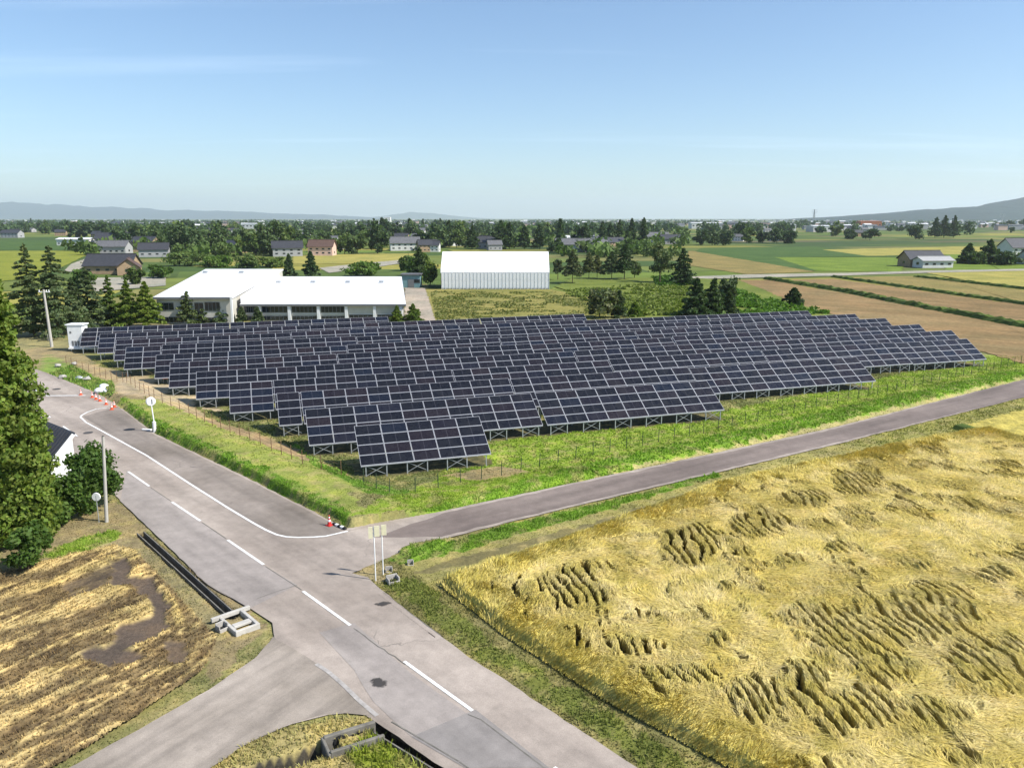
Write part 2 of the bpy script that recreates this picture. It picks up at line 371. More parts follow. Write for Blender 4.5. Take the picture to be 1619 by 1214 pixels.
def sheet(name, poly, z, mat, kind='structure', label=None, wob=0, parent=None, cat=None, group=None):
    if wob: poly = wobble(poly, wob)
    bm = bmesh.new(); vs = [bm.verts.new((x, y, z)) for x, y in poly]
    f = bm.faces.new(vs); bmesh.ops.triangulate(bm, faces=[f]); bmesh.ops.recalc_face_normals(bm, faces=bm.faces)
    if bm.faces and sum(fc.normal.z for fc in bm.faces) < 0: bmesh.ops.reverse_faces(bm, faces=bm.faces)
    me = bpy.data.meshes.new(name); bm.to_mesh(me); bm.free(); me.materials.append(mat)
    return tag(link(name, me, parent), label, cat, group, kind)
sheet('road', road_poly, .020, M['asph'], label='pale grey asphalt road with a junction in front of the solar farm', wob=.07)
sheet('farm_road', W([(592, 850), (700, 812), (900, 768), (1300, 683)]) + [RU[4], RU[5], RL[-1], RL[-2]] + W([(1300, 705), (1100, 752), (860, 809), (700, 848)]), .024, M['asph2'], label='dark asphalt farm road along the front of the solar farm', wob=.12)
sheet('parking_apron', W([(131, 659), (231, 720), (300, 765), (360, 803), (420, 838), (437, 846), (470, 850), (515, 848), (546, 838), (400, 763), (245, 688), (186, 643)]), .024, M['apron'], label='brownish asphalt apron beside the road', wob=.02)
sheet('side_road', W([(433, 1005), (405, 1042), (330, 1092)]) + [SIDE[4], SIDE[5], SIDE2[0], SIDE2[1]] + W([(400, 1168), (460, 1143), (520, 1128), (585, 1132), (545, 1090), (505, 1052)]), .024, M['side'], label='side road joining at the lower left', wob=.1)
sheet('road_patch', W([(505, 1000), (560, 985), (650, 1065), (740, 1130), (650, 1165), (590, 1110), (560, 1060)]), .028, M['patch'], label='bluish repaired strip of asphalt', wob=.02)
sheet('road_patch', W([(650, 1165), (752, 1122), (868, 1214), (735, 1214)]) , .032, M['patch2'], label='darker rectangular asphalt repair at the bottom', wob=.01)
sheet('road_patch', W([(190, 792), (330, 925), (395, 962), (470, 925), (415, 893), (236, 769), (200, 745)]), .028, M['patch'], label='greyer lane of asphalt on the far side of the seam', wob=.02)
# markings
def strip(name, pts, width, z, mat, label, cat=None, group=None, kind='structure'):
    L = []; Rr = []
    for i, p in enumerate(pts):
        a = pts[max(0, i-1)]; b = pts[min(len(pts)-1, i+1)]; dx, dy = b[0]-a[0], b[1]-a[1]; n = math.hypot(dx, dy); nx, ny = -dy/n*width/2, dx/n*width/2
        L.append((p[0]+nx, p[1]+ny)); Rr.append((p[0]-nx, p[1]-ny))
    V = [(x, y, z) for x, y in L] + [(x, y, z) for x, y in Rr]; n = len(pts)
    me = npmesh(name, V, [(n+i, n+i+1, i+1, i) for i in range(n-1)], mat)
    return tag(link(name, me), label, cat, group, kind)
def densify(pts, step=.6):
    out = []
    for a, b in zip(pts, pts[1:]):
        n = max(1, int(math.dist(a, b) / step))
        out += [(a[0]+(b[0]-a[0])*k/n, a[1]+(b[1]-a[1])*k/n) for k in range(n)]
    return out + [pts[-1]]
def jit(pts, amp, step):
    pl = densify(pts, step); return [(x + random.uniform(-amp, amp), y + random.uniform(-amp, amp)) for x, y in pl]
d0 = np.array(G(203, 746)[:2]); d1 = np.array(G(747, 1124)[:2]); dd = (d1 - d0) / np.linalg.norm(d1 - d0); 
dash = [((203,746),(236,769)), ((272,794),(317,824)), ((360,854),(417,893)), ((479,935),(554,989)), ((639,1046),(747,1124))]
for a, b in dash: strip('centre_line', W([a, b]), .16, .036, M['line'], 'white dash of the road centre line')
p = d0 - dd * 4.6
for k in range(5):
    strip('centre_line', [tuple(p - dd * 4.8), tuple(p)], .16, .036, M['line'], 'white dash of the road centre line'); p = p - dd * 9.5
p = d1 + dd * 4.6; strip('centre_line', [tuple(p), tuple(p + dd * 4.8)], .16, .036, M['line'], 'white dash of the road centre line')
strip('edge_line', densify(W([(169,645),(152,647),(138,652),(129,657),(127.5,660),(136,668),(231,720),(300,765),(360,803),(400,827),(420,838),(437,845.5),(452,849),(470,850),(495,849.5),(515,848),(550,840)])), .17, .036, M['line'], 'white edge line curving round the apron')
strip('edge_line', W([(30, 600), (70, 626)]), .17, .036, M['line'], 'white edge line behind the big conifer')
strip('stop_line', W([(70, 626), (135, 625.5)]), .3, .036, M['line'], 'white line across the widened road')
strip('worn_line', densify(W([(500, 1050), (520, 1063), (545, 1085), (568, 1108), (596, 1132)]), .3), .2, .036, M['line_worn'], 'worn edge line across the side road mouth')
strip('seam', jit(W([(560, 993), (585, 1012), (640, 1050)]), .05, .4), .05, .0365, M['conc_d'], 'dark crack along the road centre')
strip('seam', jit(W([(405, 947), (470, 925)]), .03, .4), .05, .0365, M['conc_d'], 'dark joint across the lane')
strip('seam', W([(740, 1130), (760, 1138), (960, 1290)]), .06, .0365, M['conc_d'], 'dark joint beside the asphalt repair')
for a, b in (((238,771),(271,793)), ((319,826),(358,852)), ((420,896),(477,933))): strip('seam', W([a, b]), .045, .0365, M['conc_d'], 'thin seam between the centre dashes')
def stain(px, py, rx, ry, rz, label):
    x, y, _ = G(px, py); me = npmesh('stain', [(-1.2,-1.2,0),(1.2,-1.2,0),(1.2,1.2,0),(-1.2,1.2,0)], [(0,1,2,3)], M['stain'])
    o = link('road_stain', me, None, (x, y, .041), (0, 0, rz)); o.scale = (rx, ry, 1); tag(o, label, None, None, 'structure')
stain(599, 1080, .62, .85, .6, 'round black stain on the road'); stain(605, 955, .8, .5, .2, 'dark blot by the verge')

ORD = ['front', 'second', 'third', 'fourth', 'fifth', 'sixth', 'seventh', 'eighth', 'ninth', 'tenth', 'eleventh']
ROWS = {1: [(6.79, [5])], 2: [(3.38, [10]), (24.78, [9])], 3: [(1.2, [1, 10, 10, 11])], 4: [(-3.24, [2, 9, 9, 10, 10]), (81.35, [6])],
        5: [(-6.78, [10, 11, 9, 10, 10])], 6: [(-10.03, [9, 12, 10, 11, 10])], 7: [(-12.26, [11, 10, 10, 12, 10])],
        8: [(-16.57, [2, 12, 10, 10, 11, 10])], 9: [(-18.74, [11, 12, 10, 11, 10])], 10: [(-21.9, [9, 9, 9, 9])], 11: [(-25.39, [10, 12])]}
ZB, TAU, PIT, N0 = 1.0, R(32.775), 7.011, 58.258
# ------------------------------------------------------------------ near terrain: one sheet with relief and painted zones
BANK = W([(165, 622), (187, 640), (245, 684), (400, 758), (549, 834)])
BANK2 = W([(549, 834), (700, 806), (900, 763), (1300, 678), (1619, 598)])
DITCH = W([(222, 842), (366, 972)])
TR1 = W([(606, 1150), (712, 1214)]); TR1.append(ext(TR1[-1], mdir, 12))
TR2 = W([(520, 1178), (440, 1205), (330, 1240)])
RD = W([(602, 938), (650, 975), (692, 1006)])
def axis(segs):
    out = []
    for a, b, st in segs: out.append(np.arange(a, b - 1e-6, st))
    out.append(np.array([segs[-1][1]])); return np.concatenate(out)
TX = axis([(NX0, -50, 1.0), (-50, -34, .3), (-34, 12, .16), (12, 60, .3), (60, NX1, 1.0)])
TY = axis([(NY0, 18, 1.0), (18, 62, .16), (62, 80, .3), (80, NY1, .7)])
def terrain_h(x, y):
    z = -.10 * fbm(x * .7, y * .7, 2, 4) - .005
    d, s = pldist(x, y, BANK); ins = s > 0
    prof = sstep(0, .35, d) * (1 - .85 * sstep(3.0, 6.5, d)) * .62
    inside_site = ins & (d < 7)
    z = np.where(inside_site, z * .4 + prof + .08 * (fbm(x * 1.6, y * 1.6, 9) - .5) * sstep(.2, .8, d), z)
    d, s = pldist(x, y, BANK2); m = (s > 0) & (d < 6) & ~inside_site
    z = np.where(m, z + .30 * sstep(0, .7, d) * (1 - sstep(1.5, 5, d)), z)
    for pl, wd, dp in ((DITCH, .20, .75), (TR1, .42, 1.1), (TR2, .30, 1.0), (RD, .13, .4)):
        d, s = pldist(x, y, pl); z = z - dp * (1 - sstep(wd - .13, wd + .13, d))
    # raised verges beside the ditch and the rice
    d, s = pldist(x, y, MR[1:]); m = (s > 0) & (d < 6); z = np.where(m, z + .12 * sstep(.3, 1.2, d), z)
    return np.where(inpoly(x, y, road_poly), np.minimum(z, -.03), z)
ZONES = [  # pixel polygon, base colour, tuft height
 ([(-400,430),(1900,430),(1900,560),(-400,560)], (.21,.19,.085), .12),
 ([(0,560),(60,548),(240,560),(500,720),(400,760),(190,640),(75,590)], (.24,.19,.10), .08),            # dusty strip
 ([(75,560),(110,575),(215,632),(170,628),(120,612),(60,585)], (.15,.23,.04), .45),                       # weeds
 ([(100,530),(2100,480),(2100,620),(780,755),(620,788),(560,770),(440,720),(300,660),(230,640)], (.15,.16,.05), .2),   # site floor
 ([(115,570),(260,600),(330,665),(430,712),(560,762),(530,750),(300,665),(190,622)], (.36,.27,.15), .0),
 ([(190,595),(330,610),(350,650),(250,640),(180,628)], (.38,.30,.19), 0),
 ([(300,655),(420,690),(520,735),(590,778),(540,765),(400,715)], (.30,.21,.11), .05),
 ([(187,640),(250,640),(420,710),(600,775),(700,770),(600,808),(549,834),(400,758),(245,684)], (.23,.26,.055), .11),  # bank top
 ([(187,640),(245,684),(400,758),(549,834),(560,822),(405,745),(250,672),(195,636)], (.12,.21,.02), .22),  # bank edge
 ([(460,700),(560,762),(680,782),(700,800),(600,800),(500,745)], (.14,.24,.03), .24),
 ([(545,790),(640,790),(690,800),(640,815),(575,815)], (.24,.22,.09), .2),
 ([(760,700),(1140,650),(1380,600),(1560,562),(1900,500),(1900,545),(1300,680),(900,765),(700,808),(560,830),(600,800),(680,760)], (.195,.265,.03), .2),
 ([(900,742),(1300,652),(1900,520),(1900,545),(1300,682),(900,768),(700,810),(640,818),(800,772)], (.15,.25,.022), .26),
 ([(900,762),(1300,675),(1619,596),(1619,601),(1300,681),(900,768)], (.34,.30,.12), .12),
 ([(700,750),(800,735),(840,745),(760,760)], (.27,.21,.10), .1),
 ([(575,885),(650,865),(860,812),(1100,755),(1619,628),(2000,540),(2000,640),(1560,680),(1400,712),(1130,772),(880,862),(700,930)], (.25,.225,.075), .13),
 ([(600,900),(640,870),(860,815),(1130,748),(1140,752),(900,822),(760,862),(640,892)], (.13,.22,.022), .3),
 ([(620,915),(760,872),(900,835),(1100,775),(1300,722),(1300,727),(1100,783),(900,845),(700,905)], (.15,.13,.055), .05),
 ([(1280,690),(1619,625),(1700,640),(1500,690),(1400,712)], (.23,.22,.06), .16),
 ([(545,895),(580,885),(620,890),(690,930),(800,1010),(950,1110),(1200,1260),(1010,1214),(850,1110),(700,1010),(600,930),(575,912)], (.17,.155,.055), .25),
 ([(600,905),(680,925),(700,955),(820,1040),(960,1130),(1150,1240),(1050,1225),(860,1105),(720,1010),(640,945)], (.145,.16,.035), .3),
 ([(550,906),(600,890),(625,905),(600,925),(570,912)], (.27,.22,.11), .18),
 ([(0,830),(190,790),(250,850),(300,900),(420,985),(330,1080),(300,1010),(215,870),(0,905)], (.22,.175,.09), .12),
 ([(60,880),(120,850),(190,835),(190,850),(90,885)], (.17,.24,.03), .3),
 ([(205,800),(260,850),(400,970),(425,985),(330,925),(200,790)], (.20,.145,.085), .22),
 ([(215,860),(250,870),(360,985),(345,1010),(280,940)], (.20,.17,.085), .15),
 ([(300,1214),(400,1165),(520,1130),(592,1130),(720,1230),(500,1300)], (.30,.25,.10), .3),
 ([(600,1150),(700,1214),(560,1214),(540,1190)], (.22,.25,.03), .5),
]
def zones(x, y):
    jx = x + (fbm(x * 1.1, y * 1.1, 21) - .5) * 1.0; jy = y + (fbm(x * 1.1, y * 1.1, 33) - .5) * 1.0
    col = np.empty(x.shape + (4,)); col[...] = (.20, .19, .07, .15)
    for poly, c, h in ZONES:
        m = inpoly(jx, jy, W(poly)); col[m] = (*c, h)
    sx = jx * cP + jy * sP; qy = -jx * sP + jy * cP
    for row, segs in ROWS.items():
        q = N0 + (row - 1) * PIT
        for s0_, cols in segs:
            m = (sx > s0_ - .4) & (sx < s0_ + sum(cols) * 2.1 + .3) & (qy > q + .1) & (qy < q + 4.2); col[m] = (.085, .08, .035, .06)  # floor colour darkened under each table to deepen its shade, grass kept low
    g1 = fbm(x * .35, y * .35, 50)[..., None]; g2 = fbm(x * 1.7, y * 1.7, 51)[..., None]
    dry = np.array([.34, .28, .12]); k = np.clip((g2 - .52) * 3.2, 0, .55)
    rgb = col[..., :3] * (1 - k) + dry * k * (.6 + .4 * (col[..., 1:2] > .1)); rgb = rgb * (.75 + .5 * g1)
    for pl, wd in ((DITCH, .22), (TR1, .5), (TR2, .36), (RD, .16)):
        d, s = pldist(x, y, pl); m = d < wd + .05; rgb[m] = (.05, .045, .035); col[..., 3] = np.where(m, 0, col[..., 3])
    return rgb, col[..., 3]
def grid(name, X, Y, hf, mat, mask=None, colf=None, smooth=True):
    gx, gy = np.meshgrid(X, Y); z = hf(gx, gy); nx = len(X); ny = len(Y)
    idx = np.arange(nx * ny).reshape(ny, nx)
    Fc = np.stack([idx[:-1, :-1], idx[:-1, 1:], idx[1:, 1:], idx[1:, :-1]], -1).reshape(-1, 4)
    V = np.stack([gx, gy, z], -1).reshape(-1, 3); col = colf(gx, gy, z).reshape(-1, 3)
    if mask is not None:
        mk = mask(gx, gy).ravel(); Fc = Fc[mk[Fc].all(1)]
        used = np.unique(Fc); rm = np.full(len(V), -1); rm[used] = np.arange(len(used)); V = V[used]; col = col[used]; Fc = rm[Fc]
    return npmesh(name, V, Fc, mat, smooth, None, col)
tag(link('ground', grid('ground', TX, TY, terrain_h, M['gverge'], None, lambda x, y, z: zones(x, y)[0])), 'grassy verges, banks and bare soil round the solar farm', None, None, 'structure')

def blades(name, P, hgt_, col, mat, wd=.05, lean=.35, dirv=None, nfac=1, label=None, kind='stuff'):
    """one thin curved triangle pair per blade"""
    n = len(P); a = rng.random(n) * 2 * np.pi; u = np.stack([np.cos(a), np.sin(a), np.zeros(n)], 1) * (wd * .5)[:, None]
    if dirv is None:
        la = rng.random(n) * 2 * np.pi; l = np.stack([np.cos(la), np.sin(la), np.zeros(n)], 1) * (hgt_ * lean * rng.random(n))[:, None]
    else: l = dirv
    top = P + l; top[:, 2] += hgt_; mid = P + l * .35; mid[:, 2] += hgt_ * .6
    V = np.concatenate([P - u, P + u, mid + u * .7, mid - u * .7, top], 0); i = np.arange(n)
    F1 = np.stack([i, i + n, i + 2*n, i + 3*n], 1)
    # top as degenerate-free quad: mid+u, top, top+tiny, mid-u
    V = np.concatenate([V, top + u * .15], 0); F2 = np.stack([i + 3*n, i + 2*n, i + 5*n, i + 4*n], 1)
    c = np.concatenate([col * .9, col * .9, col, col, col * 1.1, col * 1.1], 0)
    return tag(link(name, npmesh(name, V, np.concatenate([F1, F2]), mat, False, None, c)), label, None, None, kind)
def scatter_grass(n, x0, x1, y0, y1, hs=1., ws=1.):
    x = rng.random(n) * (x1 - x0) + x0; y = rng.random(n) * (y1 - y0) + y0
    px, py = proj(x, y, np.zeros(n)); k = (px > -60) & (px < 1680) & (py < 1260)
    k &= ~inpoly(x, y, road_poly)
    k &= ~inpoly(x, y, RICE) & ~inpoly(x, y, STUB)
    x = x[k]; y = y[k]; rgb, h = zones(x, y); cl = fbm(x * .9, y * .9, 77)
    k = (rng.random(len(x)) < np.clip(h * 5, 0, 1) * (.35 + cl)) & (h > .04); x = x[k]; y = y[k]; rgb = rgb[k]; h = h[k]; cl = cl[k]
    z = terrain_h(x, y)
    m = len(x); hh = h * hs * .55 * (.4 + .9 * rng.random(m)) * (.45 + 1.1 * cl)
    col = rgb * (.95 + .5 * rng.random((m, 1))); col[:, 1] *= 1 + .15 * rng.random(m)
    return np.stack([x, y, z - .02], 1), hh, col, (.05 + .05 * rng.random(m)) * ws
RICE = W([(692, 928), (880, 862), (1130, 772), (1400, 712), (1560, 682), (1619, 702)]) + [(75., 45.), (60., 8.), (16, 8.)] + W([(1190, 1240), (1140, 1214), (950, 1110), (800, 1012)])
fp = G(0, 1214)
STUB = W([(0, 905), (60, 892), (180, 864), (215, 872), (300, 962), (345, 1010), (325, 1060), (200, 1146), (90, 1214)]) + [(-19, 20.), (-40, 18.), (-52, 40), (-46, 47)] 
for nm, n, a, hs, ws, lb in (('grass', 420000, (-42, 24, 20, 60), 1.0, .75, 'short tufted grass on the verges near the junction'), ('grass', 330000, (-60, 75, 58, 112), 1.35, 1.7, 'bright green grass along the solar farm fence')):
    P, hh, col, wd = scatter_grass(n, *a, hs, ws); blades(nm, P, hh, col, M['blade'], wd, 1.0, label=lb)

# ------------------------------------------------------------------ lodged rice field
CL = [(916,929,75,42),(1097,867,62,36),(1200,827,62,30),(1273,793,52,20),(1358,765,55,26),(1285,975,55,28),(1353,1009,85,60),(1485,965,95,55),(1560,1049,95,62),
      (1188,1111,38,48),(1268,1088,52,52),(1137,1015,28,22),(813,935,62,16),(1353,1120,75,45),(1250,890,32,16),(1574,912,42,16),(1000,1026,60,22),(860,955,40,20),(1420,1000,80,50),
      (1480,1130,90,30),(1460,900,18,10),(1320,870,22,10),(1390,1060,60,40),(1150,930,20,10),(1090,1070,60,18)]
def rice_fields(x, y):
    px, py = proj(x, y, np.full(x.shape, .4)); m = np.zeros(x.shape)
    for cx, cy, rx, ry in CL:
        m = np.maximum(m, 1 - np.sqrt(((px - cx) / rx) ** 2 + ((py - cy) / ry) ** 2))
    m = np.clip(m * 2.2 + (fbm(x * .5, y * .5, 61) - .5) * 1.6 - .05, 0, 1)
    m = np.maximum(m, np.clip((fbm(x * .42, y * .42, 66) - .62) * 8, 0, .6))
    wx = x + (fbm(x * .22, y * .16, 62) - .5) * 2.6 + (fbm(x*.9, y*.5, 67) - .5) * .75 + .10 * (y - 35)
    per = .56; ph = wx / per; cell = np.floor(ph); fr = ph - cell
    L = fbm(cell * 7.31, y * .62 + cell * 3.7, 63, 3)          # each furrow broken along its length
    on = sstep(.45, .50, L + .30 * (m - .5)) * sstep(.08, .35, m)
    wv = .06 + .20 * fbm(cell * 3.3, y * .8, 74, 2); slit = on * (1 - sstep(wv, wv + .07, np.abs(fr - .5 + .25 * (fbm(x * 1.3, y * 1.1, 73) - .5))))
    ed, _ = pldist(x, y, RICE + RICE[:1]); slit = slit * sstep(1.2, 2.2, ed)
    sw = fbm(x * .22, y * .22, 64)
    ang = sw * 5.0 + .4; u = x * np.cos(ang) + y * np.sin(ang); v = -x * np.sin(ang) + y * np.cos(ang)
    rel = fbm(x * 1.1 + 2*sw, y * .7, 65, 4) - .5; fine = fbm(x * 4.5, y * 3., 68, 3) - .5
    edge = 1 - sstep(1.2, 3.0, ed + (fbm(x*.6, y*.6, 69)-.5)*2.2)
    h = .60 + .13 * rel + .07 * fine + .14 * m * (1 - slit) + .02 * edge * (.6 + fine*2)
    h = h * (.25 + .75 * sstep(.05, .5, ed)) - .90 * slit
    return np.maximum(h, .03), slit, m, edge, ed, sw, rel
def rice_color(x, y, z):
    h, slit, m, edge, ed, sw, rel = rice_fields(x, y)
    gold = np.array([.56, .455, .125]); pale = np.array([.68, .565, .24]); yel = np.array([.56, .47, .10]); olive = np.array([.25, .225, .035]); dark = np.array([.028, .024, .009])
    a = np.clip((fbm(x * .9, y * .9, 70) - .35) * 2.2, 0, 1)[..., None]
    c = gold * (1 - a) + pale * a; e = edge[..., None]; c = c * (1 - e * .6) + yel * e * .6
    k = np.clip(m[..., None] * .18 + np.clip(fbm(x*2.2, y*.9, 71)[..., None] - .55, 0, 1) * 1.5, 0, .8); c = c * (1 - k) + olive * k
    low = np.clip((.56 - h) * 3.2, 0, 1)[..., None] * np.clip(ed / .8, 0, 1)[..., None]; c = c * (1 - low * .9) + dark * low * .9      # green-brown stalk bases, painted near black to deepen the furrow shade
    return c
RX = axis([(-6, 26, .075), (26, 45, .14), (45, 76, .3)]); RY = axis([(14, 52, .12), (52, 74, .2)])
rice = link('rice_field', grid('rice_field', RX, RY, lambda x, y: rice_fields(x, y)[0], M['rice'], lambda x, y: inpoly(x, y, RICE), rice_color, False))
tag(rice, 'golden rice crop flattened by wind with dark furrows', None, None, 'stuff')
def rice_straw(n):
    # density falls with distance
    x = rng.random(n) * 78 - 6; y = 16 + 58 * rng.random(n) ** 1.15
    px, py = proj(x, y, np.full(n, .5)); k = (px > 600) & (px < 1700) & (py < 1300) & inpoly(x, y, RICE); x = x[k]; y = y[k]
    h, slit, m, edge, ed, sw, rel = rice_fields(x, y); c = rice_color(x, y, h); n = len(x)
    k2 = slit < .25; x, y, h, slit, m, edge, ed, sw, rel, c = x[k2], y[k2], h[k2], slit[k2], m[k2], edge[k2], ed[k2], sw[k2], rel[k2], c[k2]; n = len(x)
    ang = sw * 9.0 + fbm(x * .45, y * .45, 72) * 4 + rng.normal(0, .5, n); ang = np.where(m > .3, -1.67 + rng.normal(0, .12, n), ang)
    L = (.28 + .4 * rng.random(n)) * np.where(edge > .5, .45, 1)
    dv = np.stack([np.cos(ang) * L, np.sin(ang) * L, np.zeros(n)], 1); up = .04 + .12 * rng.random(n) + edge * .15
    c = c * (.82 + .42 * rng.random((n, 1))); c[:, 2] *= .8 + .5 * rng.random(n)
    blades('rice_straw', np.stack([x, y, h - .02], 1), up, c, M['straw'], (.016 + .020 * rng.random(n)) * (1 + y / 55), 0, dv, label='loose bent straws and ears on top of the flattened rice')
rice_straw(1000000)
# second paddy beyond the grassy levee on the right
P2 = W([(1545, 690), (1575, 672), (1619, 660)]) + [(75., 84.), (110, 70), (70, 58)] 

# ------------------------------------------------------------------ harvested muddy field
MUD = [(185,900),(215,925),(245,950),(253,970),(240,992),(205,1005),(180,1030),(160,1050)]
sdx = G(0, 1100); sdy = G(230, 985); SANG = R(62)
RUTS = [[(0,1085),(90,1030),(180,1010)], [(0,1128),(110,1080),(200,1050)], [(-20,1178),(130,1095),(280,1045)], [(0,1200),(160,1135),(290,1060)], [(190,1132),(280,1085)], [(-10,962),(90,935),(180,918),(215,930)], [(-10,1015),(100,985),(190,955)], [(265,965),(285,1045)], [(230,880),(275,935),(300,985)], [(-10,925),(80,910),(150,880)], [(-10,1050),(110,1000),(200,975)]]
def stub_fields(x, y):
    px, py = proj(x, y, np.zeros(x.shape)); jx = px + (fbm(x * .9, y * .9, 80) - .5) * 50; jy = py + (fbm(x * .9, y * .9, 81) - .5) * 30
    d, _ = pldist(jx, jy, MUD); d2, _ = pldist(jx, jy, [(150,1035),(205,1040)]); d3, _ = pldist(jx, jy, [(110, 930), (190, 905)]); d4, _ = pldist(jx, jy, [(262,1020),(290,1040)])
    mud = np.maximum.reduce([1 - sstep(9, 17, d), 1 - sstep(9, 19, d2), .5 - .5*sstep(6, 16, d3), .9 - .9*sstep(5, 12, d4)])
    c0, s0 = math.cos(SANG), math.sin(SANG); u = x * c0 + y * s0; v = -x * s0 + y * c0
    v = v + (fbm(u * .25, v * .6, 82) - .5) * 1.1
    rut = np.zeros(x.shape)
    for pl in RUTS:
        d5, _ = pldist(px + (jx - px) * .3, py + (jy - py) * .3, pl); rut = np.maximum(rut, 1 - sstep(3.5, 9, d5))
    st = fbm(u * .14, v * .95, 83, 3); fine = fbm(u * 2.2, v * 5.5, 84, 3)
    straw = sstep(.40, .62, st + (fine - .5) * .4) * (1 - .95 * rut * sstep(.2, .4, fine))
    return mud, straw, u, v, fine, st
def stub_h(x, y):
    mud, straw, u, v, fine, st = stub_fields(x, y)
    lug = .5 + .5 * np.sin(u * 14 + np.floor(v) * 2)
    return .015 + (1 - mud) * (.07 * straw + .11 * fine + .06 * st) + .03 * (1 - straw) * (1 - mud) * lug
def stub_col(x, y, z):
    mud, straw, u, v, fine, st = stub_fields(x, y); s = straw[..., None]; m = mud[..., None]; f = fine[..., None]
    gold = np.array([.50, .375, .16]); soil = np.array([.085, .055, .032]); md = np.array([.10, .075, .056]); ol = np.array([.27, .21, .06])
    a = np.clip((fbm(x * .5, y * .5, 85)[..., None] - .4) * 3, 0, 1)
    base = gold * (1 - .45 * a) + ol * .45 * a
    c = base * s + (soil * .75 + base * .25 * np.clip(f * 1.6, 0, 1)) * (1 - s); c = c * (.6 + .8 * f); return c * (1 - m) + md * m
SX = axis([(-50, -12, .09)]); SY = axis([(18, 48, .09)])
stubm = link('harvested_field', grid('harvested_field', SX, SY, stub_h, M['gverge'], lambda x, y: inpoly(x, y, STUB) & (np.abs(x) < 60) & (y > x * -1.55 - 32) , stub_col, True))
tag(stubm, 'harvested paddy with straw stripes, tyre ruts and wet mud', None, None, 'structure')
def stubble(n):
    x = rng.random(n) * 34 - 45; y = rng.random(n) * 28 + 20; px, py = proj(x, y, np.zeros(n)); k = (px > -30) & inpoly(x, y, STUB) & (py < 1250); x = x[k]; y = y[k]
    mud, straw, u, v, fine, st = stub_fields(x, y); vv = v / .3; k = (mud < .3) & (np.abs(vv - np.round(vv)) < .28) ; x, y, straw, mud = x[k], y[k], straw[k], mud[k]
    n = len(x); c = stub_col(x, y, 0) * .75 + np.array([.10, .07, .03]); c = c * (.5 + .8 * rng.random((n, 1)))
    blades('stubble', np.stack([x, y, stub_h(x, y) - .01], 1), .05 + .11 * rng.random(n), c, M['straw'], .03 + .03 * rng.random(n), .7, label='cut rice stubble and scattered straw')
stubble(190000)

# ------------------------------------------------------------------ far field sheets on the right and left
FM = {
 'tan': fieldmat('tan_stubble_field', [(.3, (.12, .085, .038)), (.5, (.22, .15, .072)), (.7, (.29, .215, .11))], R(-42), (.03, .5)),
 'tan2': fieldmat('olive_tan_field', [(.25, (.14, .12, .045)), (.5, (.22, .175, .065)), (.75, (.19, .185, .055))], R(-42), (.03, .4)),
 'green': fieldmat('lush_green_field', [(.3, (.10, .15, .025)), (.7, (.16, .22, .035))], R(-42)),
 'dgreen': fieldmat('dark_green_field', [(.3, (.045, .085, .025)), (.7, (.08, .13, .035))], R(-42)),
 'yellow': fieldmat('ripe_rice_field', [(.3, (.24, .22, .055)), (.7, (.34, .30, .09))], R(-42)),
 'ygreen': fieldmat('yellow_green_rice_field', [(.3, (.15, .18, .025)), (.7, (.24, .245, .04))], R(20)),
 'lawn': fieldmat('dry_grass_yard', [(.3, (.16, .16, .04)), (.5, (.22, .20, .06)), (.75, (.27, .235, .09))], R(5), (.3, .6), .2),
 'weed': fieldmat('weedy_ground', [(.3, (.10, .13, .025)), (.7, (.17, .20, .045))], R(5), (.3, .6), .2),
 'gravel': fieldmat('gravel_lane', [(.3, (.26, .22, .18)), (.7, (.38, .33, .28))], R(5), (.5, .5), .5),
 'road': fieldmat('pale_concrete_lane', [(.3, (.27, .25, .21)), (.7, (.34, .32, .27))], 0, (.5, .5), .3),
}
_fz = [0.0]
def field(name, px, z, mk, lb, wob=.8):
    _fz[0] += .004; z = z + _fz[0]
    return sheet(name, W(px), z, FM[mk], label=lb, wob=wob)
field('stubble_field', [(1165,443),(1215,443),(1330,463),(1619,519),(2000,590),(2000,700),(1619,575),(1540,552),(1440,520),(1290,492),(1200,462)], .03, 'tan', 'reddish tan stubble field right of the solar farm')
field('stubble_field', [(1225,443),(1318,441),(1450,459),(1619,483),(1900,520),(1900,560),(1619,512),(1400,470)], .04, 'tan', 'tan stubble field between two grassy levees')
field('stubble_field', [(1330,439),(1440,437),(1619,459),(1900,488),(1900,512),(1619,478)], .04, 'tan2', 'olive tan field below the ripe rice')
field('rice_paddy', [(1460,431),(1619,428),(1900,422),(1900,478),(1619,455),(1545,447)], .04, 'yellow', 'ripe yellow rice field at the right edge')
field('meadow', [(1088,397),(1140,398),(1290,430),(1180,434),(1090,420)], .04, 'tan2', 'olive brown field behind the conifers')
field('meadow', [(1225,407),(1435,407),(1425,430),(1290,429)], .05, 'green', 'lush green field beside the barn')
field('meadow', [(1300,395),(1520,390),(1619,393),(1619,400),(1440,404),(1370,405)], .06, 'yellow', 'strip of ripe rice beyond the barn')
field('meadow', [(1110,392),(1290,390),(1340,398),(1430,406),(1225,407),(1290,428),(1278,428),(1100,398)], .05, 'dgreen', 'dark green bean field in strips')
field('meadow', [(1495,400),(1700,398),(1700,426),(1495,428)], .05, 'green', 'green field right of the barn')
field('lane', [(1090,438),(1180,434.5),(1340,432),(1460,428.5),(1700,424),(1700,426.5),(1460,432),(1340,436),(1180,440),(1090,442)], .08, 'road', 'pale farm lane crossing behind the fields', .2)
field('rice_paddy', [(-200,397),(60,397),(150,397),(120,412),(60,440),(-200,460)], .03, 'ygreen', 'yellow green rice field at the left edge')
field('meadow', [(-200,380),(120,380),(150,396),(-200,396)], .03, 'dgreen', 'dark green field at the left edge')
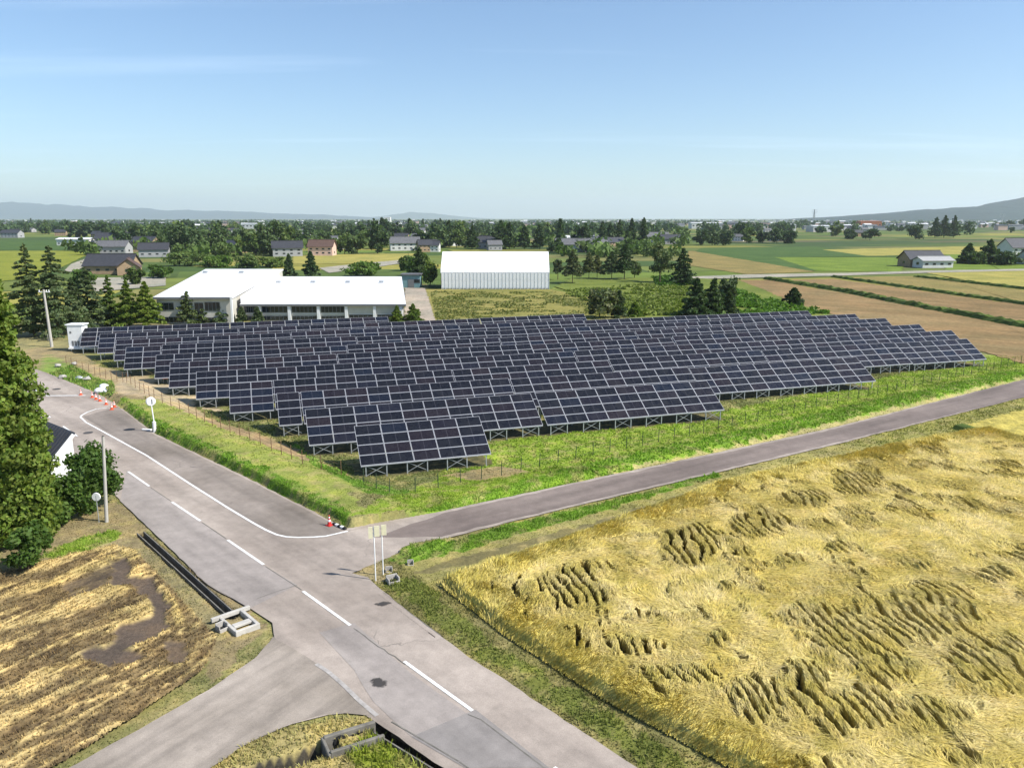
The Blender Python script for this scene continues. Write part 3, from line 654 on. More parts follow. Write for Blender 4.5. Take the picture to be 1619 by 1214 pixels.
field('lane', [(112,418),(160,400),(172,400),(140,418),(118,430),(100,430)], .05, 'road', 'pale lane between the field and the old houses', .2)
field('rice_paddy', [(463,404),(560,402),(655,401),(645,412),(560,417),(463,418)], .04, 'yellow', 'ripe rice behind the white roofed works')
field('lane', [(505,424),(560,418),(650,410),(665,412),(600,422),(520,432)], .06, 'road', 'pale yard behind the works', .3)
field('yard', [(140,440),(262,438),(262,452),(150,462)], .05, 'road', 'pale paved yard left of the works', .3)
field('lawn', [(672,458),(870,458),(935,462),(1010,500),(1010,520),(690,520),(684,500)], .05, 'lawn', 'dry grass yard in front of the white hall')
field('lawn', [(870,458),(905,440),(1090,440),(1170,444),(1310,500),(1010,510),(930,470)], .05, 'weed', 'weedy green ground right of the white hall')
field('lane', [(640,456),(672,456),(694,525),(640,525)], .07, 'gravel', 'gravel lane between the works and the hall yard', .3)
def weeds(name, px, n, size, col, label, hgt_=.6):
    poly = W(px); xs = [p_[0] for p_ in poly]; ys = [p_[1] for p_ in poly]; x = rng.uniform(min(xs), max(xs), n); y = rng.uniform(min(ys), max(ys), n)
    k = inpoly(x, y, poly) & (fbm(x * .25, y * .25, 95) > .45); x = x[k]; y = y[k]; h = (fbm(x * .3, y * .3, 96)) * hgt_ * rng.random(len(x))
    V, Fc = leaves(np.stack([x, y, h], 1), size); t = np.tile((.7 + .6 * rng.random((len(x), 1))) * np.ones((1, 3)), (4, 1))
    tag(link(name, npmesh(name, V, Fc, leafmat(name + '_leaves', col), False, None, t)), label, None, None, 'stuff')
# levees: raised rough grass ridges
def levee(pts, wd, ht, label):
    pl = densify(pts, 1.2); n = len(pl); V = []; cols = []
    for i, p in enumerate(pl):
        a = pl[max(0, i-1)]; b = pl[min(n-1, i+1)]; dx, dy = b[0]-a[0], b[1]-a[1]; L = math.hypot(dx, dy); nx, ny = -dy/L, dx/L
        for t, h in ((-.5, 0), (-.28, .8), (-.05, 1.), (.25, .75), (.5, 0)):
            k = wd * t * (.8 + .4 * random.random()); V.append((p[0]+nx*k, p[1]+ny*k, ht*h*(.6+.7*random.random()) - (.05 if h == 0 else 0))); g = .7 + .5 * random.random(); cols.append((.075*g, .115*g, .02*g))
    Fc = [(i*5+j, i*5+j+1, (i+1)*5+j+1, (i+1)*5+j) for i in range(n-1) for j in range(4)]
    tag(link('levee', npmesh('levee', V, Fc, M['gverge'], False, None, np.array(cols))), label, None, None, 'structure')
levee(W([(1212,441),(1330,460),(1440,482),(1619,516),(1850,560)]), 3.2, .9, 'dark grassy levee nearest the solar farm')
levee(W([(1318,438),(1450,457),(1619,481),(1850,512)]), 2.4, .7, 'grassy levee between tan fields')
levee(W([(1448,438),(1540,448),(1619,457),(1800,474)]), 2.4, .7, 'grassy levee below the ripe rice')
levee([G(1515,676)[:2], G(1560,690)[:2], G(1640,718)[:2]], 1.6, .5, 'dark green ridge cutting the corner of the rice field')
# paddy beyond that ridge
PX2 = axis([(40, 90, .25)]); PY2 = axis([(58, 96, .25)])
P2poly = W([(1525, 676), (1560, 668), (1619, 652), (1700, 632), (1750, 720), (1640, 712)])
tag(link('rice_field', grid('rice_field', PX2, PY2, lambda x, y: .35 + .4 * (fbm(x, y, 91) - .3), M['rice'], lambda x, y: inpoly(x, y, P2poly), lambda x, y, z: np.array([.42, .35, .08]) * (.6 + .8 * fbm(x*2, y*2, 92)[..., None]), False)), 'small corner of standing golden rice beyond the ridge', None, None, 'stuff')

# ------------------------------------------------------------------ solar arrays
ZB, TAU, PIT, N0 = 1.0, R(32.775), 7.011, 58.258
cT, sT = math.cos(TAU), math.sin(TAU)
mb = MB(); w_, d_ = 2.07 / 2, 1.025 / 2; f_ = .027
mb.box(-w_, w_, -d_, -d_ + f_, -.035, 0, 0); mb.box(-w_, w_, d_ - f_, d_, -.035, 0, 0)
mb.box(-w_, -w_ + f_, -d_ + f_, d_ - f_, -.035, 0, 0); mb.box(w_ - f_, w_, -d_ + f_, d_ - f_, -.035, 0, 0)
mb.box(-w_ + f_, w_ - f_, -d_ + f_, d_ - f_, -.03, -.006, 1)
ME_mod = mb.mesh('solar_module', [M['alu'], M['glass']])
mb = MB(); mb.box(-.04, .04, -.04, .04, -.12, ZB, 0); ME_pf = mb.mesh('front_post', M['galv'])
ZR = ZB + 4.2 * .82 * sT; mb = MB(); mb.box(-.04, .04, -.04, .04, -.12, ZR - .12, 0); ME_pr = mb.mesh('rear_post', M['galv'])
mb = MB(); mb.bar((0, 0, .1), (1.58, 0, ZB - .1), .035); mb.bar((0, .04, ZB - .1), (1.58, .04, .1), .035); ME_br = mb.mesh('brace', M['galv'])
mb = MB(); mb.bar((0, .25, ZB + .0), (0, 4.0 * cT, ZB + 4.0 * sT - .2), .06, .08); ME_raf = mb.mesh('rafter', M['galv'])
ME_rail = {}
for row, segs in ROWS.items():
    q = N0 + (row - 1) * PIT; ti = 0; tot = sum(len(c) for _, c in segs)
    for s0_, cols in segs:
        s = s0_
        for c in cols:
            ti += 1
            jz = 0 if row <= 2 else random.uniform(-.10, .12); jq = 0 if row <= 2 else random.uniform(-.08, .08)
            x, y = SW(s, q + jq)
            pos = {1: 'single table', 2: ('left-hand' if ti == 1 else 'right-hand') + ' table'}.get(tot, ('leftmost' if ti == 1 else 'rightmost' if ti == tot else ORD[ti-1] + ' from the left') + ' table')
            lb = ('short front solar table with five columns of dark modules, nearest the road corner' if row == 1 else
                  '%s of dark solar modules in the %s row from the front' % (pos, ORD[row-1]))
            t = empty('solar_table', (x, y, jz), PHI, lb, 'solar table', 'solar tables in the solar farm')
            for k in range(c):
                for j in range(4):
                    o = link('solar_module', ME_mod, t, (k * 2.1 + 1.05, (j + .5) * 1.05 * cT, ZB + (j + .5) * 1.05 * sT), (TAU + random.uniform(-.004, .004), random.uniform(-.003, .003), 0))
            if c not in ME_rail:
                ME_rail[c] = []
                for v in (.06, 1.2, 2.9, 4.1):
                    mb = MB(); mb.box(0.02, c * 2.1 - .02, v * cT - .04, v * cT + .04, ZB + v * sT - .13, ZB + v * sT - .045, 0); ME_rail[c].append(mb.mesh('rail', M['alu']))
            for me in ME_rail[c]: link('rail', me, t)
            nP = max(2, int(round((c * 2.1 - .8) / 1.58)) + 1); st = (c * 2.1 - .8) / (nP - 1)
            for k in range(nP):
                px = .4 + k * st
                link('front_post', ME_pf, t, (px, .12, 0)); 
                if row <= 5 or k == 0: link('rear_post', ME_pr, t, (px, 4.2 * .82 * cT, 0)); link('rafter', ME_raf, t, (px, 0, 0))
                if k % 2 == 0 and k < nP - 1 and row <= 6: link('brace', ME_br, t, (px, .12, 0))
            s += c * 2.1 + (.12 if row > 2 else 0)

# ------------------------------------------------------------------ fences
def fence(pts, hp, mat, label, step_posts, wires=(.3, .6, .9)):
    f = empty('fence', (*pts[0], 0), 0, label, 'fence'); ox, oy = pts[0]
    mb = MB(); mb.tube((0, 0, -.3), (0, 0, hp), .035, .03, 6); me = mb.mesh('post', mat)
    pl = []
    for a, b in zip(pts, pts[1:]):
        n = max(1, round(math.dist(a, b) / step_posts)); pl += [(a[0]+(b[0]-a[0])*k/n, a[1]+(b[1]-a[1])*k/n) for k in range(n)]
    pl.append(pts[-1]); zz = terrain_h(np.array([p[0] for p in pl]), np.array([p[1] for p in pl]))
    for p, z in zip(pl, zz): link('post', me, f, (p[0]-ox, p[1]-oy, float(z)), (random.uniform(-.04, .04), random.uniform(-.04, .04), 0))
    for wz in wires:
        mb = MB()
        for (a, za), (b, zb) in zip(zip(pl, zz), list(zip(pl, zz))[1:]): mb.bar((a[0]-ox, a[1]-oy, za+wz), (b[0]-ox, b[1]-oy, zb+wz), .012)
        mb.obj('wire', mat, f)
fence(W([(105, 575), (150, 592), (195, 608), (245, 641), (300, 664), (350, 686), (396, 704), (430, 721), (479, 743), (540, 757)]), 1.2, M['rustmetal'], 'low rusty wire fence along the dusty west side of the solar farm', 2.0)
fence(W([(540, 757), (575, 767), (616, 784), (656.5, 778), (728, 762), (793, 751), (853, 737), (964, 713), (1157, 675), (1324, 637), (1485, 602), (1593, 579), (1700, 556)]), 1.15, M['greenmetal'], 'low dark green wire fence on the grass bank in front of the solar tables', 2.0)

# ------------------------------------------------------------------ vegetation
def leaves(P, size, N=None, tint=1., flat=0.):
    n = len(P); a = rng.normal(size=(n, 3)); 
    if N is not None: a = a * .8 + N * .9
    a /= np.linalg.norm(a, axis=1)[:, None]; b = np.cross(a, rng.normal(size=(n, 3))); b /= np.linalg.norm(b, axis=1)[:, None]; c = np.cross(a, b)
    s = (size * (.6 + .8 * rng.random(n)))[:, None] if np.ndim(size) else size * (.6 + .8 * rng.random((n, 1)))
    V = np.concatenate([P - b*s - c*s*.55, P + b*s*.2 - c*s*.75, P + b*s + c*s*.35, P - b*s*.25 + c*s*.8]); i = np.arange(n); Fc = np.stack([i, i+n, i+2*n, i+3*n], 1)
    return V, Fc
def crown_mesh(name, P, size, mat, N=None, tints=None, ov=.5):
    n = len(P); V, Fc = leaves(P, size, N)
    t = (1 - ov/2 + ov * rng.random((n, 1))) * np.ones((1, 3)); t[:, 0] *= 1 + .3 * (rng.random(n) - .3)
    if tints is not None: t = t * tints[:, None]
    return npmesh(name, V, Fc, mat, False, None, np.tile(t, (4, 1)))
LM = {'cedar': leafmat('cedar_foliage', (.115, .175, .030), trans=.35), 'dark': leafmat('dark_conifer_foliage', (.055, .096, .032)), 'blue': leafmat('blue_green_cedar_foliage', (.085, .125, .052)),
      'broad': leafmat('broadleaf_foliage', (.080, .128, .028)), 'lime': leafmat('bright_green_foliage', (.13, .19, .03)), 'grey': leafmat('grey_green_foliage', (.10, .125, .055)), 'bush': leafmat('shrub_foliage', (.080, .145, .026), trans=.35)}
def conifer_data(h, r, n, seed, droop=.25, base=.08, layered=True):
    g = np.random.default_rng(seed); nb = int(20 + min(h, 16) * 2.6); P = []; B = []
    for i in range(nb):
        t = base + (1 - base) * ((i + g.random() * .6) / nb); z = h * t; L = r * (1 - t) ** .8 * g.uniform(.5, 1.2) + .08 * r * g.random()
        az = i * 2.4 + g.random() * .6; m = max(4, int(n * (L + .15 * r) / (nb * r * .6)))
        u = g.random(m) ** .6; w2 = (.08 + .36 * u * (1 - u * .6)) * L
        x = u * L; off = g.normal(size=m) * w2 * .55; zz = z - droop * L * u ** 1.6 + .12 * L * u + g.normal(size=m) * (.03 * L + .012 * h / nb * 2)
        P.append(np.stack([x * np.cos(az) - off * np.sin(az), x * np.sin(az) + off * np.cos(az), zz], 1)); B.append((z, az, L * .8, droop))
    top = np.stack([g.normal(size=12) * .02 * r, g.normal(size=12) * .02 * r, h * (.96 + .05 * g.random(12))], 1); P.append(top)
    return np.concatenate(P), B
def trunk_mesh(name, h, r0, B=(), lean=0):
    mb = MB(); mb.tube((0, 0, -.2), (0, 0, h * .5), r0, r0 * .55, 8, cap=False); mb.tube((0, 0, h * .5), (0, 0, h * .97), r0 * .55, .02, 8, cap=False)
    for z, az, L, dr in list(B)[::2]: mb.tube((0, 0, z), (math.cos(az) * L, math.sin(az) * L, z - dr * L * .6), max(.015, r0 * .16), .008, 4, cap=False)
    return mb.mesh(name, M['bark'], True)
def broad_data(h, r, n, seed, base=.25, nl=22, rz=None):
    g = np.random.default_rng(seed); rz = rz or h * (1 - base) / 2; cz = h - rz; P = []; N = []; B = []
    for i in range(nl):
        d = g.normal(size=3); d /= np.linalg.norm(d); rad = g.uniform(.3, 1.0); c = np.array([d[0]*r*rad, d[1]*r*rad, cz + d[2]*rz*rad]); lr = g.uniform(.16, .44) * r
        m = n // nl; e = g.normal(size=(m, 3)); e /= np.linalg.norm(e, axis=1)[:, None]; e2 = e * (g.random((m, 1)) ** .35) * lr * np.array([1, 1, .85 * rz / r if rz < r else .95]) * (1 + .32 * g.normal(size=(m, 1)))
        P.append(c + e2); N.append(e); B.append(c)
    P = np.concatenate(P); N = np.concatenate(N); k = P[:, 2] > .05; return P[k], N[k], B
def broad_trunk(name, h, r0, B):
    mb = MB(); f = .35 * h; mb.tube((0, 0, -.2), (0, 0, f), r0, r0 * .7, 8, cap=False)
    for c in B[:9]: mb.tube((0, 0, f * random.uniform(.7, 1)), tuple(c), r0 * .4, r0 * .1, 5, cap=False)
    return mb.mesh(name, M['bark'], True)
def make_conifer(name, loc, h, r, n, leaf, mat, label, group=None, seed=1, cat='tree', **k):
    P, B = conifer_data(h, r, n, seed, **k); t = empty(name, loc, random.random() * 6, label, cat, group)
    link('crown', crown_mesh('crown', P, leaf, mat), t); link('trunk', trunk_mesh('trunk', h, max(.08, h * .014), B if n > 3000 else ()), t); return t
def make_broad(name, loc, h, r, n, leaf, mat, label, group=None, seed=1, cat='tree', **k):
    P, N, B = broad_data(h, r, n, seed, **k); t = empty(name, loc, random.random() * 6, label, cat, group)
    link('crown', crown_mesh('crown', P, leaf, mat, N), t); link('trunk', broad_trunk('trunk', h, max(.08, h * .02), B), t); return t
# the big cedar at the left edge: a cone of puffy clumps
def big_cedar(loc, h, r, seed):
    g = np.random.default_rng(seed); P = []; N = []; T = []; B = []
    for i in range(150):
        t = .03 + .95 * (i / 150); R_ = r * (1 - t ** 1.5) ** .8 * (.72 + .35 * math.sin(min(1, t * 2.2) * 1.57)) * (.80 + .3 * g.random()) + .15; az = i * 2.4 + g.random(); rr = R_ * g.uniform(.62, .95)
        c = np.array([math.cos(az) * rr, math.sin(az) * rr, h * t]); lr = (.9 - .45 * t) * g.uniform(.7, 1.35); m = int(330 * lr ** 1.5)
        e = g.normal(size=(m, 3)); e /= np.linalg.norm(e, axis=1)[:, None]; e[:, 2] = e[:, 2] * .75 + .1
        P.append(c + e * lr * (.55 + .5 * g.random((m, 1)))); N.append(e); B.append((h * t - .3, az, rr, -.1)); T.append(np.full(m, g.uniform(.8, 1.25)))
    for i in range(5200):      # inner foliage
        pass
    m = 9000; t = g.random(m) ** 1.2; a = g.random(m) * 6.28; rr = r * (1 - t ** 1.5) ** .8 * np.sqrt(g.random(m)) * .6
    P.append(np.stack([np.cos(a)*rr, np.sin(a)*rr, h * t], 1)); N.append(g.normal(size=(m, 3))); T.append(np.full(m, .7))
    t_ = empty('cedar_tree', loc, 0, 'tall dense green cedar filling the left edge beside the road', 'tree')
    link('crown', crown_mesh('crown', np.concatenate(P), .13, LM['cedar'], np.concatenate(N), np.concatenate(T)), t_)
    link('trunk', trunk_mesh('trunk', h, .32, B[::2]), t_)
x, y, _ = G(34, 850); big_cedar((x, y, 0), 16.9, 2.2, 3)
def atpx(bx, by): return G(bx, by)
def BR(bx, by, ty, wpx, n, leaf, m, label, group=None, seed=1, name='tree', cat='tree', **k):
    X, Y, _ = G(bx, by); h = hgt(bx, by, ty); return make_broad(name, (X, Y, 0), h, wpx / 2 * math.hypot(Y, H) / F, n, leaf, LM[m], label, group, seed, cat, **k)
def CO(bx, by, ty, wpx, n, leaf, m, label, group=None, seed=1, name='conifer_tree', **k):
    X, Y, _ = G(bx, by); h = hgt(bx, by, ty); return make_conifer(name, (X, Y, 0), h, wpx / 2 * 1.55 * math.hypot(Y, H) / F, int(n * 1.5), leaf, LM[m], label, group, seed, **k)
BR(146, 806, 708, 80, 16000, .12, 'bush', 'big rounded dark green shrub behind the bare pole', None, 11, 'shrub', 'shrub', base=.0, nl=34)
BR(98, 822, 758, 70, 11000, .12, 'bush', 'dark shrub between the cedar and the round shrub', None, 12, 'shrub', 'shrub', base=.0, nl=26)
BR(45, 902, 818, 62, 8000, .10, 'bush', 'low dense shrub at the corner of the muddy field', None, 13, 'shrub', 'shrub', base=.0, nl=20)
BR(50, 850, 785, 62, 8000, .12, 'cedar', 'leafy shrub at the foot of the big cedar', None, 14, 'shrub', 'shrub', base=.0, nl=20)
BR(5, 862, 700, 90, 10000, .13, 'cedar', 'dark undergrowth shrub at the frame edge under the cedar', None, 15, 'shrub', 'shrub', base=.0, nl=26)
# mid distance trees, each measured
gL = 'conifers beside the works'
for i, (bx, by, ty, wp, m, lb) in enumerate([
    (55, 531, 387, 56, 'blue', 'tall bluish conifer, leftmost of the two spires'), (93, 531, 390, 66, 'blue', 'tall bluish conifer just right of the leftmost spire'),
    (143, 518, 424, 48, 'blue', 'broad conifer behind the utility pole'), (120, 522, 440, 40, 'blue', 'shorter conifer between the two broad ones'), (176, 512, 436, 30, 'cedar', 'thin conifer on the bare slope left of the works'),
    (205, 516, 444, 40, 'cedar', 'ragged conifer left of the works corner'), (234, 516, 446, 38, 'cedar', 'conifer right in front of the works corner'),
    (298, 512, 462, 34, 'blue', 'conifer in front of the wide window of the works'), (181, 512, 480, 22, 'dark', 'small dark conifer left of the works'), (322, 511, 478, 20, 'blue', 'little conifer before the works door'),
    (353, 511, 474, 24, 'blue', 'conifer by the white corner post of the works'), (383, 510, 486, 14, 'blue', 'small conifer in the first bay of the works'), (408, 510, 486, 16, 'blue', 'small conifer at the second bay post'),
    (628, 510, 484, 18, 'cedar', 'young conifer at the right end of the works'), (653, 509, 481, 26, 'cedar', 'conifer on the lane beside the works')]):
    CO(bx, by, ty, wp, 5200 if wp > 34 else 2200, .22 if wp > 34 else .2, m, lb, gL, 40 + i)
gM = 'trees round the white hall'
for i, (k, bx, by, ty, wp, m, lb) in enumerate([
    ('c', 664, 448, 392, 30, 'dark', 'dark tree left of the hall, behind the teal hut'), ('b', 680, 452, 412, 34, 'lime', 'bright green round tree against the hall gable'),
    ('b', 672, 440, 400, 22, 'cedar', 'green tree behind the bright one by the hall'),
    ('b', 882, 442, 408, 18, 'grey', 'small tree at the right end of the hall'), ('c', 905, 448, 396, 30, 'grey', 'conifer with bare lower trunk right of the hall'), ('c', 931, 441, 400, 26, 'grey', 'thin tree in the row right of the hall'),
    ('c', 944, 440, 404, 22, 'grey', 'narrow tree mid row beyond the hall'), ('c', 967, 442, 398, 30, 'blue', 'tree in the row before the weedy ground'), ('c', 987, 442, 387, 36, 'dark', 'taller dark tree in the row beyond the hall'),
    ('b', 1003, 440, 408, 22, 'blue', 'small round tree at the row end'), ('b', 1043, 447, 386, 42, 'blue', 'broad blue green tree left of the dark conifer'), ('c', 1079, 451, 393, 38, 'dark', 'dark conical conifer standing alone at the field edge'),
    ('b', 948, 503, 455, 50, 'grey', 'pale greyish shrubby tree behind the solar tables'), ('c', 978, 503, 460, 24, 'blue', 'slim conifer right of the pale shrubby tree'), ('c', 1003, 501, 479, 18, 'cedar', 'small conifer behind the solar tables'),
    ('c', 1100, 500, 440, 38, 'dark', 'dark spruce, left of the clump of three'), ('c', 1127, 498, 441, 36, 'dark', 'dark spruce in the middle of the clump'), ('b', 1148, 486, 438, 34, 'blue', 'round headed tree at the right of the clump'), ('c', 1152, 498, 462, 26, 'blue', 'low conifer under the round headed tree'),
    ('c', 1254, 485, 456, 30, 'dark', 'small dark spruce alone by the tan field')]):
    kw = dict(base=.28) if (k == 'c' and by < 450) else {}
    if k == 'c': CO(bx, by, ty, wp, 2600, .30, m, lb, gM, 70 + i, **kw)
    else: BR(bx, by, ty, wp, 2600, .32, m, lb, gM, 70 + i, base=.12)
gF = 'big trees among the far farmsteads'
for i, (k, bx, by, ty, wp, m, lb) in enumerate([
    ('b', 295, 404, 344, 50, 'dark', 'huge round dark tree over the old farmhouses'), ('b', 262, 402, 372, 26, 'dark', 'dark tree hugging the left of the huge round tree'),
    ('b', 405, 404, 362, 34, 'broad', 'wide tree at the left of the grove behind the works'), ('b', 428, 404, 347, 40, 'dark', 'tallest crown of the grove behind the works'), ('b', 450, 403, 356, 34, 'broad', 'right hand crown of the grove behind the works'), ('b', 388, 404, 376, 30, 'broad', 'low crown at the left foot of the grove'),
    ('b', 350, 408, 385, 30, 'broad', 'low tree between the huge tree and the grove'), ('b', 505, 398, 374, 26, 'broad', 'tree shading the pink house'), ('b', 545, 402, 368, 30, 'broad', 'green tree right of the pink house'), ('b', 565, 402, 364, 28, 'dark', 'dark tree beside the yellow rice'),
    ('b', 597, 401, 352, 32, 'dark', 'dark rounded tree left of the grey roofs'), ('b', 627, 380, 350, 22, 'dark', 'small dark crown above the grey roofs'),
    ('b', 700, 392, 357, 30, 'dark', 'dark crown left of the hall ridge'), ('b', 722, 392, 362, 26, 'broad', 'crown behind the left hall ridge'), ('c', 747, 394, 358, 20, 'dark', 'conifer behind the hall ridge, left of the cypress row'), ('c', 792, 394, 349, 22, 'dark', 'tall cypress, first of the row over the hall'),
    ('c', 806, 394, 352, 20, 'dark', 'second cypress of the row over the hall'), ('c', 829, 394, 357, 18, 'dark', 'third cypress of the row over the hall'), ('c', 853, 394, 356, 20, 'dark', 'last cypress of the row over the hall'), ('b', 880, 400, 376, 24, 'dark', 'bushy tree just past the hall ridge end'),
    ('c', 952, 392, 351, 17, 'dark', 'dark pointed tree, first of the tall group right of the hall'), ('c', 964, 390, 354, 18, 'dark', 'dark tree, second of the tall group'), ('c', 979, 386, 348, 14, 'dark', 'slender tree mid group'), ('c', 998, 391, 346, 16, 'dark', 'tall slender cypress left of the last one'), ('c', 1017, 392, 345, 16, 'dark', 'tallest slender cypress at the right end of the group'),
    ('b', 1108, 387, 363, 26, 'dark', 'dark grove crown above the strip fields'), ('b', 1126, 388, 362, 24, 'dark', 'second dark crown above the strip fields'), ('b', 1146, 388, 364, 22, 'dark', 'third dark crown above the strip fields'), ('b', 1180, 384, 362, 24, 'broad', 'lone green crown between two dark groves'),
    ('b', 1206, 384, 365, 24, 'dark', 'dark crown, left of the second grove'), ('b', 1228, 385, 362, 26, 'dark', 'dark crown, middle of the second grove'), ('b', 1250, 385, 364, 24, 'dark', 'dark crown, right of the second grove'),
    ('c', 1478, 376, 344, 18, 'dark', 'tall spire tree under the hill, left of three'), ('c', 1492, 376, 341, 17, 'dark', 'tall spire tree under the hill, middle of three'), ('c', 1507, 376, 341, 18, 'dark', 'tall spire tree under the hill, right of three'),
    ('b', 1447, 378, 352, 24, 'dark', 'round tree left of the spire trees'), ('b', 1375, 380, 360, 26, 'dark', 'tree below the orange building'), ('b', 1345, 378, 362, 22, 'dark', 'tree left of the orange building'),
    ('c', 1530, 417, 386, 24, 'dark', 'dark conifer left of the house at the right edge'), ('c', 1563, 417, 380, 30, 'dark', 'larger dark conifer beside the house at the right edge'), ('b', 1590, 419, 400, 40, 'dark', 'low dark hedge tree before the house at the right edge'), ('b', 1545, 418, 396, 26, 'dark', 'bushy tree between the two dark conifers')]):
    if k == 'c': CO(bx, by, ty, wp, 1500, .65, m, lb, gF, 120 + i, droop=.1)
    else: BR(bx, by, ty, wp, 2600, .7, m, lb, gF, 120 + i, base=.05)
for i, (k, bx, by, ty, wp, m, lb) in enumerate([('c', 458, 436, 402, 18, 'dark', 'dark narrow tree rising behind the works roof step'), ('c', 492, 437, 398, 22, 'dark', 'second narrow tree behind the works roof'),
    ('b', 575, 436, 415, 60, 'bush', 'broad low shrub behind the works roof'), ('b', 390, 424, 402, 40, 'broad', 'bush behind the upper works roof'), ('b', 255, 440, 420, 34, 'bush', 'round dark bush at the back corner of the works'),
    ('b', 300, 420, 398, 60, 'broad', 'hedge under the huge round tree'), ('b', 345, 422, 404, 50, 'bush', 'hedge right of the huge round tree'), ('b', 430, 422, 405, 50, 'broad', 'hedge before the grove'), ('b', 165, 422, 404, 50, 'broad', 'greenery behind the dark tiled farmhouse'),
    ('b', 215, 450, 424, 26, 'broad', 'small tree by the pale yard'), ('b', 130, 452, 428, 36, 'bush', 'bushes left of the dark tiled farmhouse'), ('b', 640, 428, 404, 22, 'broad', 'small tree at the yard corner left of the hall'), ('b', 655, 436, 408, 24, 'bush', 'bush left of the dark tree by the hall')]):
    if k == 'c': CO(bx, by, ty, wp, 1500, .4, m, lb, gM, 180 + i)
    else: BR(bx, by, ty, wp, 2600, .45, m, lb, gM, 180 + i, base=.0)
# generic farmstead trees
VAR = []
for i in range(8):
    if i % 4 == 3: P, B = conifer_data(13, 3.2, 700, 300 + i, .1); me = crown_mesh('crown', P, .9, LM['dark'])
    else: P, N, B = broad_data(11, 5.5, 900, 300 + i, .05, 16); me = crown_mesh('crown', P, .85, LM[['dark', 'broad', 'dark'][i % 3]], N)
    VAR.append((me, i % 4 == 3))
mbt = MB(); mbt.tube((0, 0, -.2), (0, 0, 6), .25, .12, 6); ME_T = mbt.mesh('trunk', M['bark'], True)
def farmtree(X, Y, sc_):
    me, con = random.choice(VAR); t = empty('farmstead_tree', (X, Y, 0), random.random() * 6, ('small ' if sc_ < 1 else 'large ') + ('pointed tree ' if con else 'rounded tree ') + where(X, Y), 'tree', 'trees in the distant belts'); t.scale = (sc_ * random.uniform(.85, 1.2), sc_ * random.uniform(.85, 1.2), sc_)
    link('crown', me, t); link('trunk', ME_T, t)

weeds('weeds', [(1150,455),(1190,468),(1310,494),(1310,505),(1090,500),(1140,470)], 30000, .4, (.10, .19, .02), 'bright green creeping weeds along the back edge of the solar tables', 1.4)
weeds('weeds', [(880,462),(1020,450),(1090,455),(1150,470),(1100,500),(1000,500)], 26000, .35, (.12, .16, .03), 'tall rough grass behind the solar tables', 1.0)
weeds('weeds', [(1030,440),(1090,440),(1100,450),(1040,455)], 5000, .5, (.08, .16, .02), 'green creepers under the dark conifer', 1.5)
weeds('weeds', [(680,462),(930,462),(1000,505),(690,508)], 22000, .22, (.17, .18, .05), 'patchy dry grass tufts in the hall yard', .5)
# ------------------------------------------------------------------ buildings
def box_windows(par, me_w, specs):
    for x, y, z, rz in specs: link('window', me_w, par, (x, y, z), (0, 0, rz))
mb = MB(); mb.box(-.9, .9, -.04, .02, -.55, .55, 0); mb.box(-.8, .8, -.06, -.041, -.45, .45, 1); ME_w = mb.mesh('window', [M['trimgrey'], M['win']])
def house_parts(L, D, hw, hr, over=.6):
    mb = MB(); mb.box(-L/2, L/2, -D/2, D/2, 0, hw); 
    mb.add([(-L/2, -D/2, hw), (-L/2, D/2, hw), (-L/2, 0, hw + hr - .15), (L/2, -D/2, hw), (L/2, D/2, hw), (L/2, 0, hw + hr - .15)], [(0, 2, 1), (3, 4, 5)])
    rb = MB(); o = over; k = hr / (D/2); zl = hw - o * k
    a = [(-L/2-o, -D/2-o, zl), (L/2+o, -D/2-o, zl), (L/2+o, 0, hw+hr), (-L/2-o, 0, hw+hr), (-L/2-o, D/2+o, zl), (L/2+o, D/2+o, zl)]
    b = [(x, y, z + .18) for x, y, z in a]
    rb.add(a + b, [(6,7,8,9), (9,8,11,10), (0,3,2,1), (3,4,5,2), (0,1,7,6), (4,10,11,5), (0,6,9,3), (3,9,10,4), (1,2,8,7), (2,5,11,8)])
    rb.box(-L/2-o, L/2+o, -.15, .15, hw+hr+.16, hw+hr+.4)
    return mb, rb
HV = {}
def house(X, Y, rz, L, D, hw, hr, wm, rm, label, group=None, lower=False, name='house', cat='house'):
    key = (L, D, hw, hr, wm, rm)
    if key not in HV:
        a, b = house_parts(L, D, hw, hr); HV[key] = (a.mesh('wall', M[wm]), b.mesh('roof', M[rm]))
    t = empty(name, (X, Y, 0), rz, label, cat, group)
    if group: t.scale = (.72, .8, .8)
    link('wall', HV[key][0], t); link('roof', HV[key][1], t)
    n = max(2, int(L / 3.2))
    for k in range(n):
        x_ = -L/2 + (k + .5) * L / n
        link('window', ME_w, t, (x_, -D/2 - .02, 1.6)).scale = (.75, 1, .7)
        if hw > 4.5: link('window', ME_w, t, (x_, -D/2 - .02, hw - 1.3)).scale = (.75, 1, .7)
    link('window', ME_w, t, (-L/2 - .02, 0, 1.7), (0, 0, -math.pi/2)); link('window', ME_w, t, (L/2 + .02, 0, 1.7), (0, 0, math.pi/2))
    return t
def HP(px, py, rz, L, D, hw, hr, wm, rm, label, **k): X, Y, _ = G(px, py); return house(X, Y, rz, L, D, hw, hr, wm, rm, label, **k)
HP(180, 432, .1, 16, 11, 3.2, 3.6, 'wallt', 'tile', 'dark tiled farmhouse with a tan gable left of the works')
HP(205, 434, -1.2, 9, 7, 3.0, 2.6, 'wallt', 'tile3', 'small tan gabled shed beside the dark tiled farmhouse')
HP(182, 401, .05, 16, 10, 4.2, 3.0, 'wallg', 'tile2', 'grey barn at the bend of the pale lane', cat='barn', name='barn')
HP(180, 388, .1, 22, 12, 5.2, 4.0, 'wallg', 'tile', 'big dark roofed farmhouse behind the grey barn')
